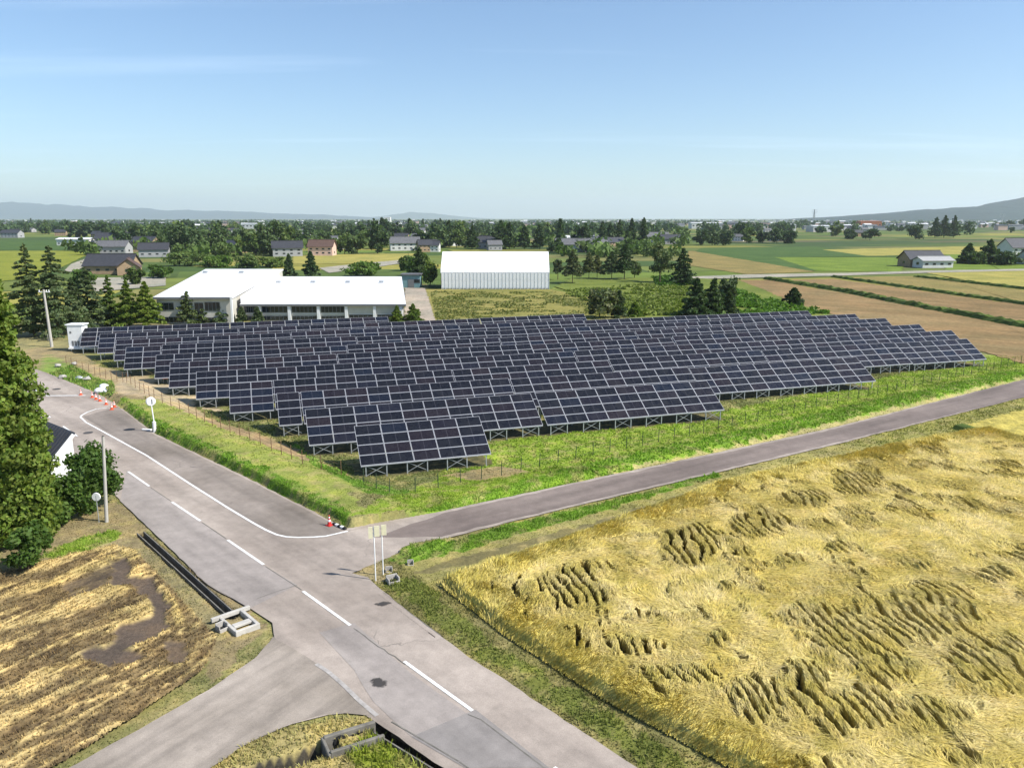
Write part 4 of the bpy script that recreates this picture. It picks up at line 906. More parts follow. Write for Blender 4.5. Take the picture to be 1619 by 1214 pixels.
HP(205, 385, .4, 16, 10, 5.2, 3.0, 'wallw', 'tile', 'dark roofed house with white upper wall right of the big farmhouse')
HP(232, 394, -.2, 15, 10, 5.0, 3.0, 'wallt', 'tile', 'dark roofed farmhouse left of the huge round tree')
HP(245, 406, .3, 14, 9, 4.0, 3.0, 'wallg', 'tile', 'black roofed house in front under the huge round tree')
HP(121, 388, 0, 24, 9, 4.5, .8, 'wallw', 'roofwhite', 'long white shed at the edge of the green field', name='shed', cat='shed')
HP(20, 376, 0, 18, 11, 5.0, 3.0, 'wallg', 'tile', 'grey roofed house at the far left field edge')
HP(510, 404, 0, 13, 10, 5.0, 3.2, 'wallp', 'tile3', 'pink walled house with brown roof behind the works')
HP(455, 405, .3, 15, 10, 4.6, 3.2, 'wallg', 'tile', 'dark roofed house half hidden right of the grove')
HP(640, 396, .2, 18, 11, 4.8, 3.4, 'wallw', 'tile2', 'grey roofed farmhouse with white wall left of the hall')
HP(668, 388, -.4, 16, 10, 5.0, 3.6, 'wallp', 'tile2', 'grey gabled house near the left end of the hall ridge')
HP(660, 372, 0, 18, 11, 5.0, 3.4, 'wallw', 'tile2', 'pale house further back left of the hall')
HP(775, 393, .1, 18, 10, 4.5, 3.4, 'wallg', 'tile', 'dark roof showing just above the hall ridge')
HP(905, 398, 0, 20, 12, 4.5, 3.2, 'wallw', 'tile2', 'grey roofed house right of the hall')
HP(935, 398, .2, 18, 10, 4.0, 3.2, 'wallg', 'tile2', 'long grey roof in front of the tall dark trees')
HP(920, 386, .0, 30, 14, 5.0, 1.2, 'wallw', 'roofwhite', 'low white roofed shed behind the grey roofs', name='shed', cat='shed')
HP(1038, 384, .1, 18, 11, 5.2, 3.2, 'wallw', 'tile2', 'white house right of the tallest cypress')
HP(1060, 386, .1, 16, 9, 4.2, 3.0, 'wallg', 'tile', 'dark roofed house next to the white one')
HP(1455, 421, .1, 15, 9, 3.3, 3.0, 'wallt', 'tile', 'dark roofed barn in the open fields', name='barn', cat='barn')
HP(1474, 423, .1, 13, 7, 3.0, 1.3, 'wallw', 'wallg', 'low white shed attached before the barn', name='shed', cat='shed')
HP(1612, 410, .1, 17, 11, 6.0, 4.0, 'wallw', 'tile', 'large dark tiled house at the right edge')
HP(1640, 418, .1, 13, 9, 3.5, 2.6, 'wallw', 'tile', 'lower wing of the house at the right edge')
def bigbox(px, py, wpx, ty, wm, label, rm='roofwhite', D=30, cat='building'):
    X, Y, _ = G(px, py); L = wpx * Y / F; h = hgt(px, py, ty); t = empty('building', (X, Y, 0), 0, label, cat); mb = MB(); mb.box(-L/2, L/2, 0, D, 0, h - .4); mb.obj('wall', M[wm], t)
    mb = MB(); mb.add([(-L/2-.5, -.5, h-.4), (L/2+.5, -.5, h-.4), (L/2+.5, D/2, h+.6), (-L/2-.5, D/2, h+.6), (-L/2-.5, D+.5, h-.4), (L/2+.5, D+.5, h-.4)], [(0,1,2,3), (3,2,5,4), (0,3,4), (1,5,2), (0,4,5,1)]); mb.obj('roof', M[rm], t)
    n = max(2, int(L / 6)); 
    mw = MB(); mw.box(-1.6, 1.6, -.1, .02, -.9, .9, 1); mw.box(-1.8, 1.8, -.05, .03, -1.1, 1.1, 0); me = mw.mesh('window', [M['trimgrey'], M['win']])
    for k in range(n): link('window', me, t, (-L/2 + (k + .5) * L / n, -.04, h * .55))
bigbox(397, 362, 28, 353.5, 'wallw', 'white roofed hall over the tree belt behind the works')
bigbox(252, 358, 14, 352, 'wallw', 'small white block on the horizon left of the huge tree')
bigbox(1377, 362, 32, 350, 'brick', 'orange brick block on the plain below the hill', 'brick')
bigbox(1352, 364, 22, 357, 'wallw', 'white annex left of the orange brick block')
bigbox(1118, 362, 48, 352.5, 'wallw', 'long white factory above the strip fields')
bigbox(1165, 362, 26, 352, 'wallg', 'grey block right of the long white factory', 'tile2')
bigbox(1200, 362, 34, 352, 'wallp', 'pinkish block mid horizon on the right side', 'tile2')
bigbox(1245, 365, 26, 355, 'wallw', 'pale block left of the hill foot')
bigbox(1300, 367, 28, 357, 'wallw', 'white low block under the hill start')
bigbox(612, 352, 10, 343.5, 'wallw', 'tiny bright white block on the horizon')
# scattered farmsteads: houses and belts of trees
HS = [(14, 9, 5, 3, 'wallw', 'tile'), (12, 9, 4.5, 3, 'wallg', 'tile2'), (16, 10, 5.4, 3.4, 'wallt', 'tile'), (13, 9, 5, 2.6, 'wallw', 'tile2'), (22, 12, 5, 1, 'wallw', 'roofwhite'), (12, 8, 5, 2.6, 'wallp', 'tile3')]
HD = ['white house, black roof', 'grey sided house', 'timber walled house', 'white house, grey roof', 'white roofed shed', 'pinkish house, brown roof']
def free_px(px, py):
    if px > 1085 and py > 384: return False
    if px < 130 and py > 377: return False
    if 460 < px < 660 and py > 397: return False
    return True
nt = nh = 0
ZL = [(170, 'by the left field'), (345, 'near the huge round tree'), (465, 'over the works'), (690, 'between works and hall'), (880, 'over the white hall'), (1090, 'near the tall cypresses'), (1290, 'above the strip fields'), (3000, 'below the wooded hill')]
def where(X, Y):
    px, py = proj(X, Y, 0.); z = next(t for a, t in ZL if px < a)
    return ('in the nearer belt ' if py > 372 else 'in the middle belt ' if py > 360 else 'close to the horizon ') + z
for k in range(170):
    py = 353 + 46 * random.random() ** 1.5; px = random.uniform(-40, 1660) if random.random() < .5 else random.uniform(0, 760)
    if not free_px(px, py): continue
    X, Y, _ = G(px, py)
    if Y > 2600: continue
    for j in range(random.choice([1, 1, 2, 2])):
        if nh >= 150: break
        i = random.randrange(6) if py < 372 else random.choice([0, 1, 2, 3]); hx, hy = X + random.uniform(-14, 14), Y + random.uniform(-12, 2); house(hx, hy, random.uniform(-.6, .6), *HS[i], HD[i] + ' ' + where(hx, hy), group='houses scattered over the far plain'); nh += 1
    for j in range(random.choice([1, 2, 2, 3, 4])):
        if nt >= 235: break
        farmtree(X + random.uniform(-32, 32), Y + random.uniform(4, 26), random.uniform(.75, 1.5)); nt += 1
# farther belts that read as one mass
def far_woods():
    P = []; S = []; g = np.random.default_rng(5)
    def add(X, Y, h, r, m):
        d = g.normal(size=(m, 3)); d /= np.linalg.norm(d, axis=1)[:, None]; d *= g.random((m, 1)) ** .4; P.append(np.stack([X + d[:, 0]*r, Y + d[:, 1]*r, h*.52 + d[:, 2]*h*.5], 1)); S.append(np.full(m, r * .34))
    for _ in range(2300):
        Y = 950 * math.exp(g.random() ** .8 * 2.0); X = g.uniform(-.78, .78) * Y
        if X > .12 * Y and Y > 900 and g.random() < .6: continue
        if g.random() > -.15 + 1.3 * float(vnoise(np.array([X * .0035]), np.array([Y * .0028]), 3)[0]): continue
        ppx, ppy = proj(X, Y, 0.)
        if ppx > 1085 and ppy > 378: continue
        if ppx < 130 and ppy > 374: continue
        k = g.integers(2, 6)
        for j in range(k): add(X + g.normal() * 24, Y + g.normal() * 12, g.uniform(6, 13) if Y > 1200 else g.uniform(7, 16), g.uniform(4, 8), 34 if Y > 1200 else 70)
    P_ = np.concatenate(P); S_ = np.concatenate(S)
    V, Fc = leaves(P_, S_); t = np.tile((.7 + .6 * g.random((len(P_), 1))) * np.ones((1, 3)), (4, 1))
    tag(link('far_woods', npmesh('far_woods', V, Fc, LM['dark'], False, None, t)), 'far tree belts along the horizon of the plain', None, None, 'stuff')
far_woods()
def hedges():
    g = np.random.default_rng(11); P = []; S = []; T = []
    for _ in range(480):
        px, py = g.uniform(120, 1080), 365 + 42 * g.random(); 
        if (460 < px < 660 and py > 396) or (690 < px < 870 and py > 390) or vnoise(np.array([px * .03]), np.array([py * .12]), 8)[0] < .38: continue
        X, Y, _ = G(px, py); r = g.uniform(1.5, 4.) * (1 + Y / 1500); h = r * g.uniform(.9, 1.8); m = 60
        d = g.normal(size=(m, 3)); d /= np.linalg.norm(d, axis=1)[:, None]; d *= g.random((m, 1)) ** .4
        P.append(np.stack([X + d[:, 0]*r*1.5, Y + d[:, 1]*r, h*.5 + d[:, 2]*h*.5], 1)); S.append(np.full(m, r * .3)); T.append(np.full(m, g.uniform(.7, 1.3)))
    P = np.concatenate(P); V, Fc = leaves(P, np.concatenate(S)); t = np.tile(np.concatenate(T)[:, None] * (.75 + .5 * g.random((len(P), 1))) * np.ones((1, 3)), (4, 1))
    tag(link('hedges', npmesh('hedges', V, Fc, LM['broad'], False, None, t)), 'low hedges and shrubs filling the ground between the far farmsteads', None, None, 'stuff')
hedges()
def far_town():
    mb = MB(); mr = MB(); g = random.Random(4)
    for _ in range(900):
        Y = 1300 * math.exp(g.random() * 1.7); X = g.uniform(-.75, .8) * Y
        if X < .05 * Y and g.random() < .45: continue
        L = g.uniform(9, 26); D = g.uniform(8, 14); h = g.uniform(4.5, 9); mb.box(X-L/2, X+L/2, Y, Y+D, -.1, h, g.choice([0, 0, 1, 2]))
        z = h + g.uniform(1, 2.5); mb.add([(X-L/2-.5, Y-.5, h), (X+L/2+.5, Y-.5, h), (X+L/2+.5, Y+D/2, z), (X-L/2-.5, Y+D/2, z), (X-L/2-.5, Y+D+.5, h), (X+L/2+.5, Y+D+.5, h)], [(0,1,2,3), (3,2,5,4), (0,3,4), (1,5,2)], g.choice([3, 3, 4, 5]))
    o = link('far_houses', mb.mesh('far_houses', [M['wallw'], M['wallg'], M['wallp'], M['tile'], M['tile2'], M['roofwhite']])); tag(o, 'distant houses of the town along the horizon', None, None, 'stuff')
far_town()

# works with the white roof
def works():
    t = empty('works_building', (-45, 150.6, 0), 0, 'low beige works with large white metal roof behind the solar farm', 'building')
    X0, Y0 = -45, 150.6
    def loc(px, z, y): # x of photo column px at depth y and height z
        d = y * CT - (z - H) * ST; return (px - CX) * d / F - X0
    yl, yr = 148.0, 152.0
    zl, zr = 5.1, 3.35
    xa, xb, xc = loc(247, zl, yl), loc(365, zl, yl), loc(639, zr, yr)
    yb1 = 207.; yb2 = 202.; zb1 = 6.6; zb2 = 5.0
    xa2, xb2, xc2 = loc(325, zb1, yb1), loc(448, zb1, yb1), loc(635, zb2, yb2)
    a = yl - Y0; c = yr - Y0; b1 = yb1 - Y0; b2 = yb2 - Y0
    mb = MB()
    def slab(q, th=.35):
        lo = [(x, y, z - th) for x, y, z in q]; mb.add(list(q) + lo, [(0,1,2,3), (7,6,5,4), (0,4,5,1), (1,5,6,2), (2,6,7,3), (3,7,4,0)])
    slab([(xa-.4, a-.5, zl), (xb+.3, a-.5, zl), (xb2, b1, zb1), (xa2, b1, zb1)]); mb.obj('roof', M['roofwhite'], t)
    mb = MB(); slab([(xb+.35, c-.5, zr), (xc+.4, c-.5, zr), (xc2, b2, zb2), (xb2+.05, b2, zb2)]); mb.obj('roof', M['roofwhite'], t)
    mb = MB(); mb.add([(xa,a,0),(xb,a,0),(xb2,b1-1,0),(xa2,b1-1,0),(xa,a,zl-.35),(xb,a,zl-.35),(xb2,b1-1,zb1-.4),(xa2,b1-1,zb1-.4)], [(0,1,5,4),(1,2,6,5),(2,3,7,6),(3,0,4,7)])
    mb.add([(xb+.4,c,0),(xc,c,0),(xc2,b2-1,0),(xc,c,zr-.35),(xc2,b2-1,zb2-.4),(xb+.4,c,zr-.35)], [(0,1,3,5),(1,2,4,3)]); mb.obj('wall', M['beige'], t)
    mb = MB(); mb.add([(xb+.36, a+4.2, zr-.1), (xb2+.06, b2, zb2-.1), (xb2+.06, b2, zb1-.36), (xb+.36, a+4.2, zl-.28)], [(0,1,2,3)]); mb.obj('side_cladding', M['roofwhite'], t)
    mb = MB(); mb.box(xa-.42, xb+.4, a-.62, a-.505, zl-.42, zl-.02); mb.box(xb+.42, xc+.42, c-.62, c-.505, zr-.40, zr-.02); mb.obj('fascia', M['trimgrey'], t)
    mb = MB(); mb.box(xb+.02, xb+.38, a-.7, a-.42, 0, zl-.02); mb.obj('downpipe_column', M['white'], t)
    cols = [411, 458, 504, 548, 592.6, 634]; xs = [xb+.5] + [loc(p, 2, yr) for p in cols]
    for x_ in xs[1:]: mb = MB(); mb.box(x_-.28, x_+.28, c-.42, c-.002, 0, zr-.4); mb.obj('pilaster', M['white'], t)
    def window(x0, x1, y, z0, z1, n):
        mb = MB(); mb.box(x0, x1, y-.08, y-.003, z0, z1, 0); f = mb.obj('window', M['trimgrey'], t); w1 = (x1-x0)/n
        for k in range(n): mb = MB(); mb.box(x0+k*w1+.06, x0+(k+1)*w1-.06, y-.11, y-.081, z0+.07, z1-.07); mb.obj('pane', M['win'], f)
    for i in range(4):
        window(xs[i]+.45, xs[i+1]-.45, c, 1.65, 2.85, 6); window(xs[i]+.45, xs[i+1]-.45, c, 0.1, 1.0, 6)
    for i in (4, 5): window(xs[i]+.45, xs[i+1]-.45, c, .15, 1.25, 5)
    mb = MB(); mb.box(xs[0], xs[-1], c-.1, c-.004, 1.28, 1.4); mb.obj('sill_band', M['wallw'], t)
    window(loc(252,3,yl), loc(275,3,yl), a, 2.6, 4.0, 3); window(loc(308,3,yl), loc(322,3,yl), a, 1.6, 4.0, 2); window(loc(324,3,yl), loc(348,3,yl), a, 2.4, 4.1, 4)
    window(loc(252,1,yl), loc(290,1,yl), a, .2, 1.3, 5); window(loc(318,1,yl), loc(352,1,yl), a, .2, 1.2, 4)
    for px in (440, 495, 550, 603): # roof vents
        zv = 4.55; x_ = loc(px, zv, 188); mb = MB(); mb.box(x_-.5, x_+.5, 188-Y0-.5, 188-Y0+.5, 4.2, 5.0); mb.obj('roof_vent', M['galv'], t)
    for px in (325, 382): zv = 6.2; x_ = loc(px, zv, 196); mb = MB(); mb.box(x_-.5, x_+.5, 196-Y0-.5, 196-Y0+.5, 5.9, 6.8); mb.obj('roof_vent', M['galv'], t)
works()
def hall():
    x0, y0, _ = G(698.5, 457.5); x1, y1, _ = G(868, 457.5); L = x1 - x0; t = empty('hall_building', (x0, y0, 0), 0, 'long white gabled hall with translucent ribbed side wall', 'building')
    zE, zR, W_ = 4.7, 10.2, 15.
    prof = [(0, 0), (0, zE), (.35, zE + .75), (W_ * .5 - .4, zR - .1), (W_ * .5, zR), (W_*.5 + .4, zR - .1), (W_ - .35, zE + .75), (W_, zE), (W_, 0)]
    mb = MB(); n = len(prof)
    r = [(y, z) for y, z in prof[1:-1]]; m = len(r)
    mb.add([(x_, y, z + .02) for x_ in (-.25, L + .1) for y, z in r] + [(x_, y, z - .12) for x_ in (-.25, L + .1) for y, z in r],
           [(k, k+1, m+k+1, m+k) for k in range(m-1)] + [(2*m+k+1, 2*m+k, 3*m+k, 3*m+k+1) for k in range(m-1)] + [(k, 2*m+k, 2*m+k+1, k+1) for k in range(m-1)] + [(m+k+1, 3*m+k+1, 3*m+k, m+k) for k in range(m-1)] + [(0, m, 3*m, 2*m), (m-1, 3*m-1, 4*m-1, 2*m-1)])
    mb.obj('roof', M['roofwhite'], t)
    for x_ in (-.2, L):
        mb = MB(); mb.add([(x_, y, z - .1) for y, z in prof], [tuple(range(n))]); mb.add([(x_ + .05, y, z - .1) for y, z in prof], [tuple(range(n))]); mb.obj('gable_wall', M['trimgrey'] if x_ < 0 else M['sheet'], t)
    NP = 30; pw = L / NP
    mb = MB(); mb.box(.02, pw - .10, 0, .12, .35, zE - .05); me = mb.mesh('wall_panel', M['sheet'])
    mb2 = MB(); mb2.box(-.05, .05, -.06, .14, 0, zE); me2 = mb2.mesh('rib', M['white'])
    for k in range(NP): link('wall_panel', me, t, (k * pw + .05, 0, 0)); link('rib', me2, t, (k * pw, 0, 0))
    link('rib', me2, t, (L, 0, 0))
    mb = MB(); mb.box(0, L, .0, .3, 0, .35); mb.obj('plinth', M['conc'], t)
    mb = MB(); mb.box(0, L, W_ - .1, W_, 0, zE); mb.obj('back_wall', M['sheet'], t)
hall()
def hut():
    x_, y_, _ = G(650, 455); t = empty('hut', (x_, y_, 0), 0, 'small teal hut between the works and the bright tree', 'hut'); mb = MB(); mb.box(-2.6, 2.6, 0, 5, 0, 3.6); mb.obj('wall', M['teal'], t)
    mb = MB(); mb.box(-3, 3, -.4, 5.3, 3.6, 3.9); mb.obj('roof', M['tile2'], t); mb = MB(); mb.box(-.9, .9, -.06, -.003, 0, 2.4); mb.obj('door', M['trimgrey'], t); link('window', ME_w, t, (1.75, -.02, 1.9))
hut()
# shed at the left behind the shrubs
def shed():
    rd = Vector((-.77, .63, 0)).normalized(); px_ = Vector((-.63, -.77, 0)).normalized(); A = Vector((-32.35, 55.5, 0)); L = 9
    rz = math.atan2(rd.y, rd.x); t = empty('shed', tuple(A), rz, 'white shed with a dark seamed roof half hidden behind the cedar', 'shed')
    # local: x along ridge, y: away = -px_ side ; px_ is local -? (rotate)
    s = 1 if Vector((-math.sin(rz), math.cos(rz), 0)).dot(px_) > 0 else -1
    D = 2.05; zr, ze = 4.2, 2.1
    mb = MB()
    q = [(0, -s*.12, zr), (L, -s*.12, zr), (L, s*D, ze), (0, s*D, ze)]; lo = [(x_, y_, z_-.12) for x_, y_, z_ in q]
    mb.add(q + lo, [(0,1,2,3), (7,6,5,4), (0,4,5,1), (1,5,6,2), (2,6,7,3), (3,7,4,0)]); mb.obj('roof', M['tile'], t)
    for k in range(18):
        mb = MB(); x_ = .2 + k * L / 18; mb.bar((x_, 0, zr + .03), (x_, s*D, ze + .03), .05, .07); mb.obj('roof_seam', M['tile'], t)
    mb = MB(); mb.bar((-.03, 0, zr - .12), (-.03, s*(D+.05), ze - .14), .06, .26); mb.obj('bargeboard', M['white'], t)
    d = D - .35; mb = MB(); mb.add([(.3,s*d,0),(.3,0,0),(.3,0,zr-.13),(.3,s*d,ze+.2),(L-.4,s*d,0),(L-.4,0,0),(L-.4,0,zr-.13),(L-.4,s*d,ze+.2)], [(0,1,2,3),(7,6,5,4),(0,3,7,4),(1,5,6,2)]); mb.obj('wall', M['white'], t)
shed()

# ------------------------------------------------------------------ street furniture
def utility_pole():
    X, Y, _ = G(82, 548); h = hgt(82, 548, 458); t = empty('utility_pole', (X, Y, 0), 0, 'pale utility pole with crossarm by the site entrance', 'utility pole')
    mb = MB(); mb.tube((0, 0, -.3), (-.2, 0, h), .24, .15, 10); mb.obj('pole', M['pole'], t); mb = MB(); mb.bar((-1.0, 0, h - .35), (.7, 0, h - .35), .12); mb.obj('crossarm', M['white'], t)
    for x_ in (-.9, .2, .6): mb = MB(); mb.tube((x_, 0, h - .3), (x_, 0, h - .02), .08, .06, 8); mb.obj('insulator', M['white'], t)
    mb = MB(); mb.tube((-.3, -.25, 1.0), (-.3, -.25, 2.0), .03, .03, 6); mb.obj('cable_guard', M['pole'], t)
utility_pole()
def bare_pole():
    X, Y, _ = G(168, 824); t = empty('pole', (X, Y, 0), 0, 'bare weathered pole standing in front of the rounded shrub', 'pole'); h = hgt(168, 824, 690)
    mb = MB(); mb.tube((0, 0, -.3), (.42, 0, h), .12, .085, 12); mb.obj('shaft', M['wood'] if False else M['pole'], t)
    mb = MB(); mb.tube((.42, 0, h), (.42, 0, h + .05), .09, .06, 10); mb.obj('cap', M['iron'], t)
    m = empty('road_mirror', (X - .42, Y - .12, 0), 0, 'round white disc mirror seen from behind beside the bare pole', 'mirror')
    mb = MB(); mb.tube((0, 0, -.2), (0, 0, 1.85), .03, .03, 8); mb.obj('post', M['galv'], m); mb = MB(); mb.tube((0, -.02, 1.75), (0, .06, 1.75), .27, .27, 24); mb.obj('disc', M['white'], m)
    mb = MB(); mb.tube((0, .06, 1.75), (0, .09, 1.75), .28, .24, 24); mb.obj('rim', M['white'], m)
bare_pole()
def traffic_mirror():
    X, Y, _ = G(245, 683); t = empty('traffic_mirror', (X, Y, 0), .5, 'white traffic mirror on a white post at the edge of the grass bank', 'mirror')
    mb = MB(); mb.tube((0, 0, -.1), (0, 0, 1.0), .17, .16, 14); mb.obj('base_sleeve', M['white'], t); mb = MB(); mb.tube((0, 0, 1.0), (-.1, 0, 3.0), .06, .05, 10); mb.obj('post', M['white'], t)
    mb = MB(); mb.tube((-.1, -.08, 2.95), (-.1, .02, 2.95), .36, .42, 24); mb.obj('mirror_back', M['white'], t); mb = MB(); mb.tube((-.1, .02, 2.95), (-.1, .08, 2.95), .43, .43, 24); mb.obj('hood', M['white'], t)
    mb = MB(); mb.box(-.04, .04, -.12, -.06, 2.75, 3.2); mb.obj('bracket', M['trimgrey'], t)
    b = MB(); b.box(-.5, .5, -.12, .12, .02, .16); o = b.obj('kerb_block', M['white'], None, bevel=.03); o.location = (X - 1.0, Y + .55, 0); o.rotation_euler = (0, 0, -.2); tag(o, 'white painted kerb block lying beside the mirror post', 'block')
traffic_mirror()
def sign_pair():
    for (bx, by, ty, dx, lb) in ((594, 917, 831, -1, 'yellow double plate sign on a white post, nearer one at the junction'), (606, 909, 830, 1, 'yellow plate sign on a white post, slightly behind its twin')):
        X, Y, _ = G(bx, by); h = hgt(bx, by, ty); t = empty('yellow_sign', (X, Y, 0), .15, lb, 'sign')
        mb = MB(); mb.tube((0, 0, -.1), (.06 * dx * 0, 0, h - .05), .032, .032, 10); mb.obj('post', M['white'], t)
        if dx < 0:
            mb = MB(); mb.box(-.30, -.07, -.03, .0, h - .72, h - .06); mb.box(.02, .30, -.05, -.02, h - .62, h); mb.obj('plate', M['yellow'], t)
        else:
            mb = MB(); mb.box(-.02, .26, -.05, -.02, h - .58, h + .03); mb.obj('plate', M['yellow'], t)
        mb = MB(); mb.box(-.05, .05, -.02, .05, h - .5, h - .42); mb.box(-.05, .05, -.02, .05, h - .25, h - .17); mb.obj('clamp', M['galv'], t)
sign_pair()
def cone_at(px, py, label, s=1., mat='orange'):
    X, Y, _ = G(px, py); t = empty('traffic_cone', (X, Y, .03), random.random(), label, 'traffic cone', 'traffic cones along the apron edge'); t.scale = (s, s, s)
    mb = MB(); mb.box(-.19, .19, -.19, .19, 0, .04); mb.obj('base', M[mat], t)
    for z0, z1, m in ((.04, .28, mat), (.28, .42, 'white'), (.42, .52, mat), (.52, .6, 'white'), (.6, .72, mat)):
        r = lambda z: .15 - .125 * (z / .72); mb = MB(); mb.tube((0, 0, z0), (0, 0, z1), r(z0), r(z1), 14, cap=z1 > .7); mb.obj('body' if m == mat else 'band', M[m], t, smooth=True)
for i, (px, py, l) in enumerate([(128, 625, 'orange traffic cone furthest along the apron, left of the weeds'), (146, 629, 'orange cone at the foot of the white bags'), (152, 632, 'orange cone second from the weeds, close pair'), (158, 634.5, 'orange cone right of the close pair'), (168, 640, 'orange cone between the close group and the last pair'), (177, 648, 'orange cone nearest the start of the grass bank'), (181, 644, 'orange cone just behind the last one by the bank')]): cone_at(px, py, l, 1.0)
cone_at(521, 831, 'red and white cone standing alone at the bank corner', 1.0, 'red')
def marker_bar():
    a = G(527, 829.5); b = G(547, 838); t = empty('marker_bar', a, math.atan2(b[1]-a[1], b[0]-a[0]), 'black and white striped bar lying beside the lone red cone', 'bar'); L = math.dist(a[:2], b[:2]); t.location.z = .03
    for k in range(5): mb = MB(); mb.box(k*L/5, (k+1)*L/5 - .004, -.09, .09, 0, .14); mb.obj('segment', M['black' if k % 2 == 0 else 'white'], t, bevel=.015)
marker_bar()
def cover(px, py, rx, ry, label):
    X, Y, _ = G(px, py); mb = MB(); mb.tube((0, 0, .02), (0, 0, .045), 1, 1, 20); mb.tube((0, 0, .045), (0, 0, .052), .8, .78, 20); o = mb.obj('manhole_cover', M['iron']); o.location = (X, Y, 0); o.scale = (rx, ry, 1); tag(o, label, 'manhole cover')
cover(139.5, 684.5, .42, .42, 'manhole cover in the driving lane left of the edge line'); cover(205, 679.5, .5, .4, 'dark drain cover on the apron near the mirror post'); cover(89.5, 615.5, .45, .45, 'manhole cover near the far stop line')
def bag_pile():
    X, Y, _ = G(162, 622); t = empty('bag_pile', (X, Y, 0), 0, 'pile of white bulk bags behind the orange cones', 'bags')
    for dx, dy, z, s in ((-.3, 0, .35, .5), (.45, .15, .3, .45), (.05, .4, .75, .42)):
        bm = bmesh.new(); bmesh.ops.create_icosphere(bm, subdivisions=3, radius=s)
        for v in bm.verts:
            n = float(vnoise(np.array([v.co.x * 4 + dx * 9]), np.array([v.co.y * 4 + v.co.z * 3]), 4)[0]); v.co *= .85 + .3 * n; v.co.x *= 1.15; v.co.z *= .75
        me = bpy.data.meshes.new('bag'); bm.to_mesh(me); bm.free(); me.materials.append(M['white']); [setattr(p_, 'use_smooth', True) for p_ in me.polygons]; link('bag', me, t, (dx, dy, z))
bag_pile()
def rubble():
    for (px, py, s, m, l) in ((100, 598, .5, 'conc', 'pale rock among the weeds, nearest the tree'), (92, 580, .45, 'conc', 'pale rock in the weeds below the utility pole'), (126, 600, .45, 'galv', 'grey scrap heap in the weeds'), (138, 601, .5, 'conc', 'grey rock heap near the white bags'), (117, 577, .4, 'conc', 'small pale rock by the wire fence')):
        X, Y, _ = G(px, py); bm = bmesh.new(); bmesh.ops.create_icosphere(bm, subdivisions=2, radius=s)
        for v in bm.verts: v.co *= random.uniform(.75, 1.15); v.co.z *= .6
        me = bpy.data.meshes.new('rock'); bm.to_mesh(me); bm.free(); me.materials.append(M[m]); o = link('rock', me, None, (X, Y, .2)); tag(o, l, 'rock')
    X, Y, _ = G(265, 606); t = empty('marker_sign', (X, Y, 0), .3, 'small red and white board leaning by the fifth row of tables', 'board')
    mb = MB(); mb.box(-.55, .1, -.03, .03, .55, 1.35); mb.obj('board', M['orange'], t); mb = MB(); mb.box(-.5, -.1, -.045, -.031, .7, .95); mb.obj('panel', M['white'], t)
    for x_ in (-.45, .0): mb = MB(); mb.box(x_-.03, x_+.03, -.03, .03, 0, .55); mb.obj('leg', M['galv'], t)
rubble()
def cubicle():
    X, Y, _ = G(113, 555); X2, _, _ = G(140, 555); t = empty('power_cubicle', (X, Y, 0), .05, 'white power cubicle on a raised platform at the end of the back rows', 'cubicle')
    mb = MB(); mb.box(-.3, 1.9, 0, 1.8, .6, 3.9); mb.obj('cabinet', M['white'], t, bevel=.04); mb = MB(); mb.box(-.5, 2.1, -.1, 1.9, 3.9, 4.05); mb.obj('roof', M['white'], t)
    mb = MB(); mb.box(-.2, 5.4, -.4, 1.4, .35, .58); mb.obj('platform', M['white'], t)
    for k in range(3): mb = MB(); mb.box(.2 + k * .42, .5 + k * .42, -.03, -.003, .75, 1.55); mb.obj('vent', M['trimgrey'], t)
    mb = MB(); mb.box(.05, .3, -.03, -.003, 2.7, 3.0); mb.obj('meter', M['trimgrey'], t); mb = MB(); mb.box(2.6, 3.6, 0, .7, .6, 1.3); mb.obj('blue_cover', M['blue'], t, bevel=.05)
    mb = MB(); mb.box(1.95, 2.5, 0, .7, .6, 1.25); mb.obj('box', M['white'], t); mb = MB(); mb.box(4.1, 4.6, .1, .8, .6, 1.4); mb.obj('crate', M['wood'], t)
    for x_ in (0, 1.8, 3.6, 5.2): mb = MB(); mb.box(x_-.08, x_+.08, 0, .2, 0, .349); mb.obj('leg', M['galv'], t)
cubicle()
# concrete works in the verges
M['conc_l'] = plain('pale_concrete', (.43, .41, .37), .9, .3, 0, .2, 2.5)
def weir():
    X, Y, _ = G(378, 985); rz = R(-47); t = empty('ditch_weir', (X, Y, 0), rz, 'white concrete weir box at the end of the roadside ditch', 'weir')
    for n_, b in (('wall', (-.9, .9, .45, .62, -.5, .2)), ('wall', (-.9, .9, -.62, -.45, -.5, .16)), ('wall', (.9, 1.05, -.62, .62, -.5, .2)), ('crossbeam', (-1.05, -.88, -1.0, 1.0, .02, .24)), ('slab', (.15, .5, -.45, .45, .05, .18))): mb = MB(); mb.box(*b); mb.obj(n_, M['conc_l'], t, bevel=.02)
    mb = MB(); mb.box(-.85, .88, -.44, .44, -.35, -.3); mb.obj('bottom', M['black'], t)
weir()
def channel(pl, wd, label, h=.0, name='ditch_channel'):
    t = empty(name, (*pl[0], 0), 0, label, 'channel'); ox, oy = pl[0]
    for s in (-1, 1):
        mb = MB()
        for a, b in zip(pl, pl[1:]):
            dx, dy = b[0]-a[0], b[1]-a[1]; L = math.hypot(dx, dy); nx, ny = -dy/L*wd*s, dx/L*wd*s; mb.bar((a[0]-ox+nx, a[1]-oy+ny, -.28+h), (b[0]-ox+nx, b[1]-oy+ny, -.28+h), .06, .64)
        mb.obj('channel_wall', M['conc_d'], t)
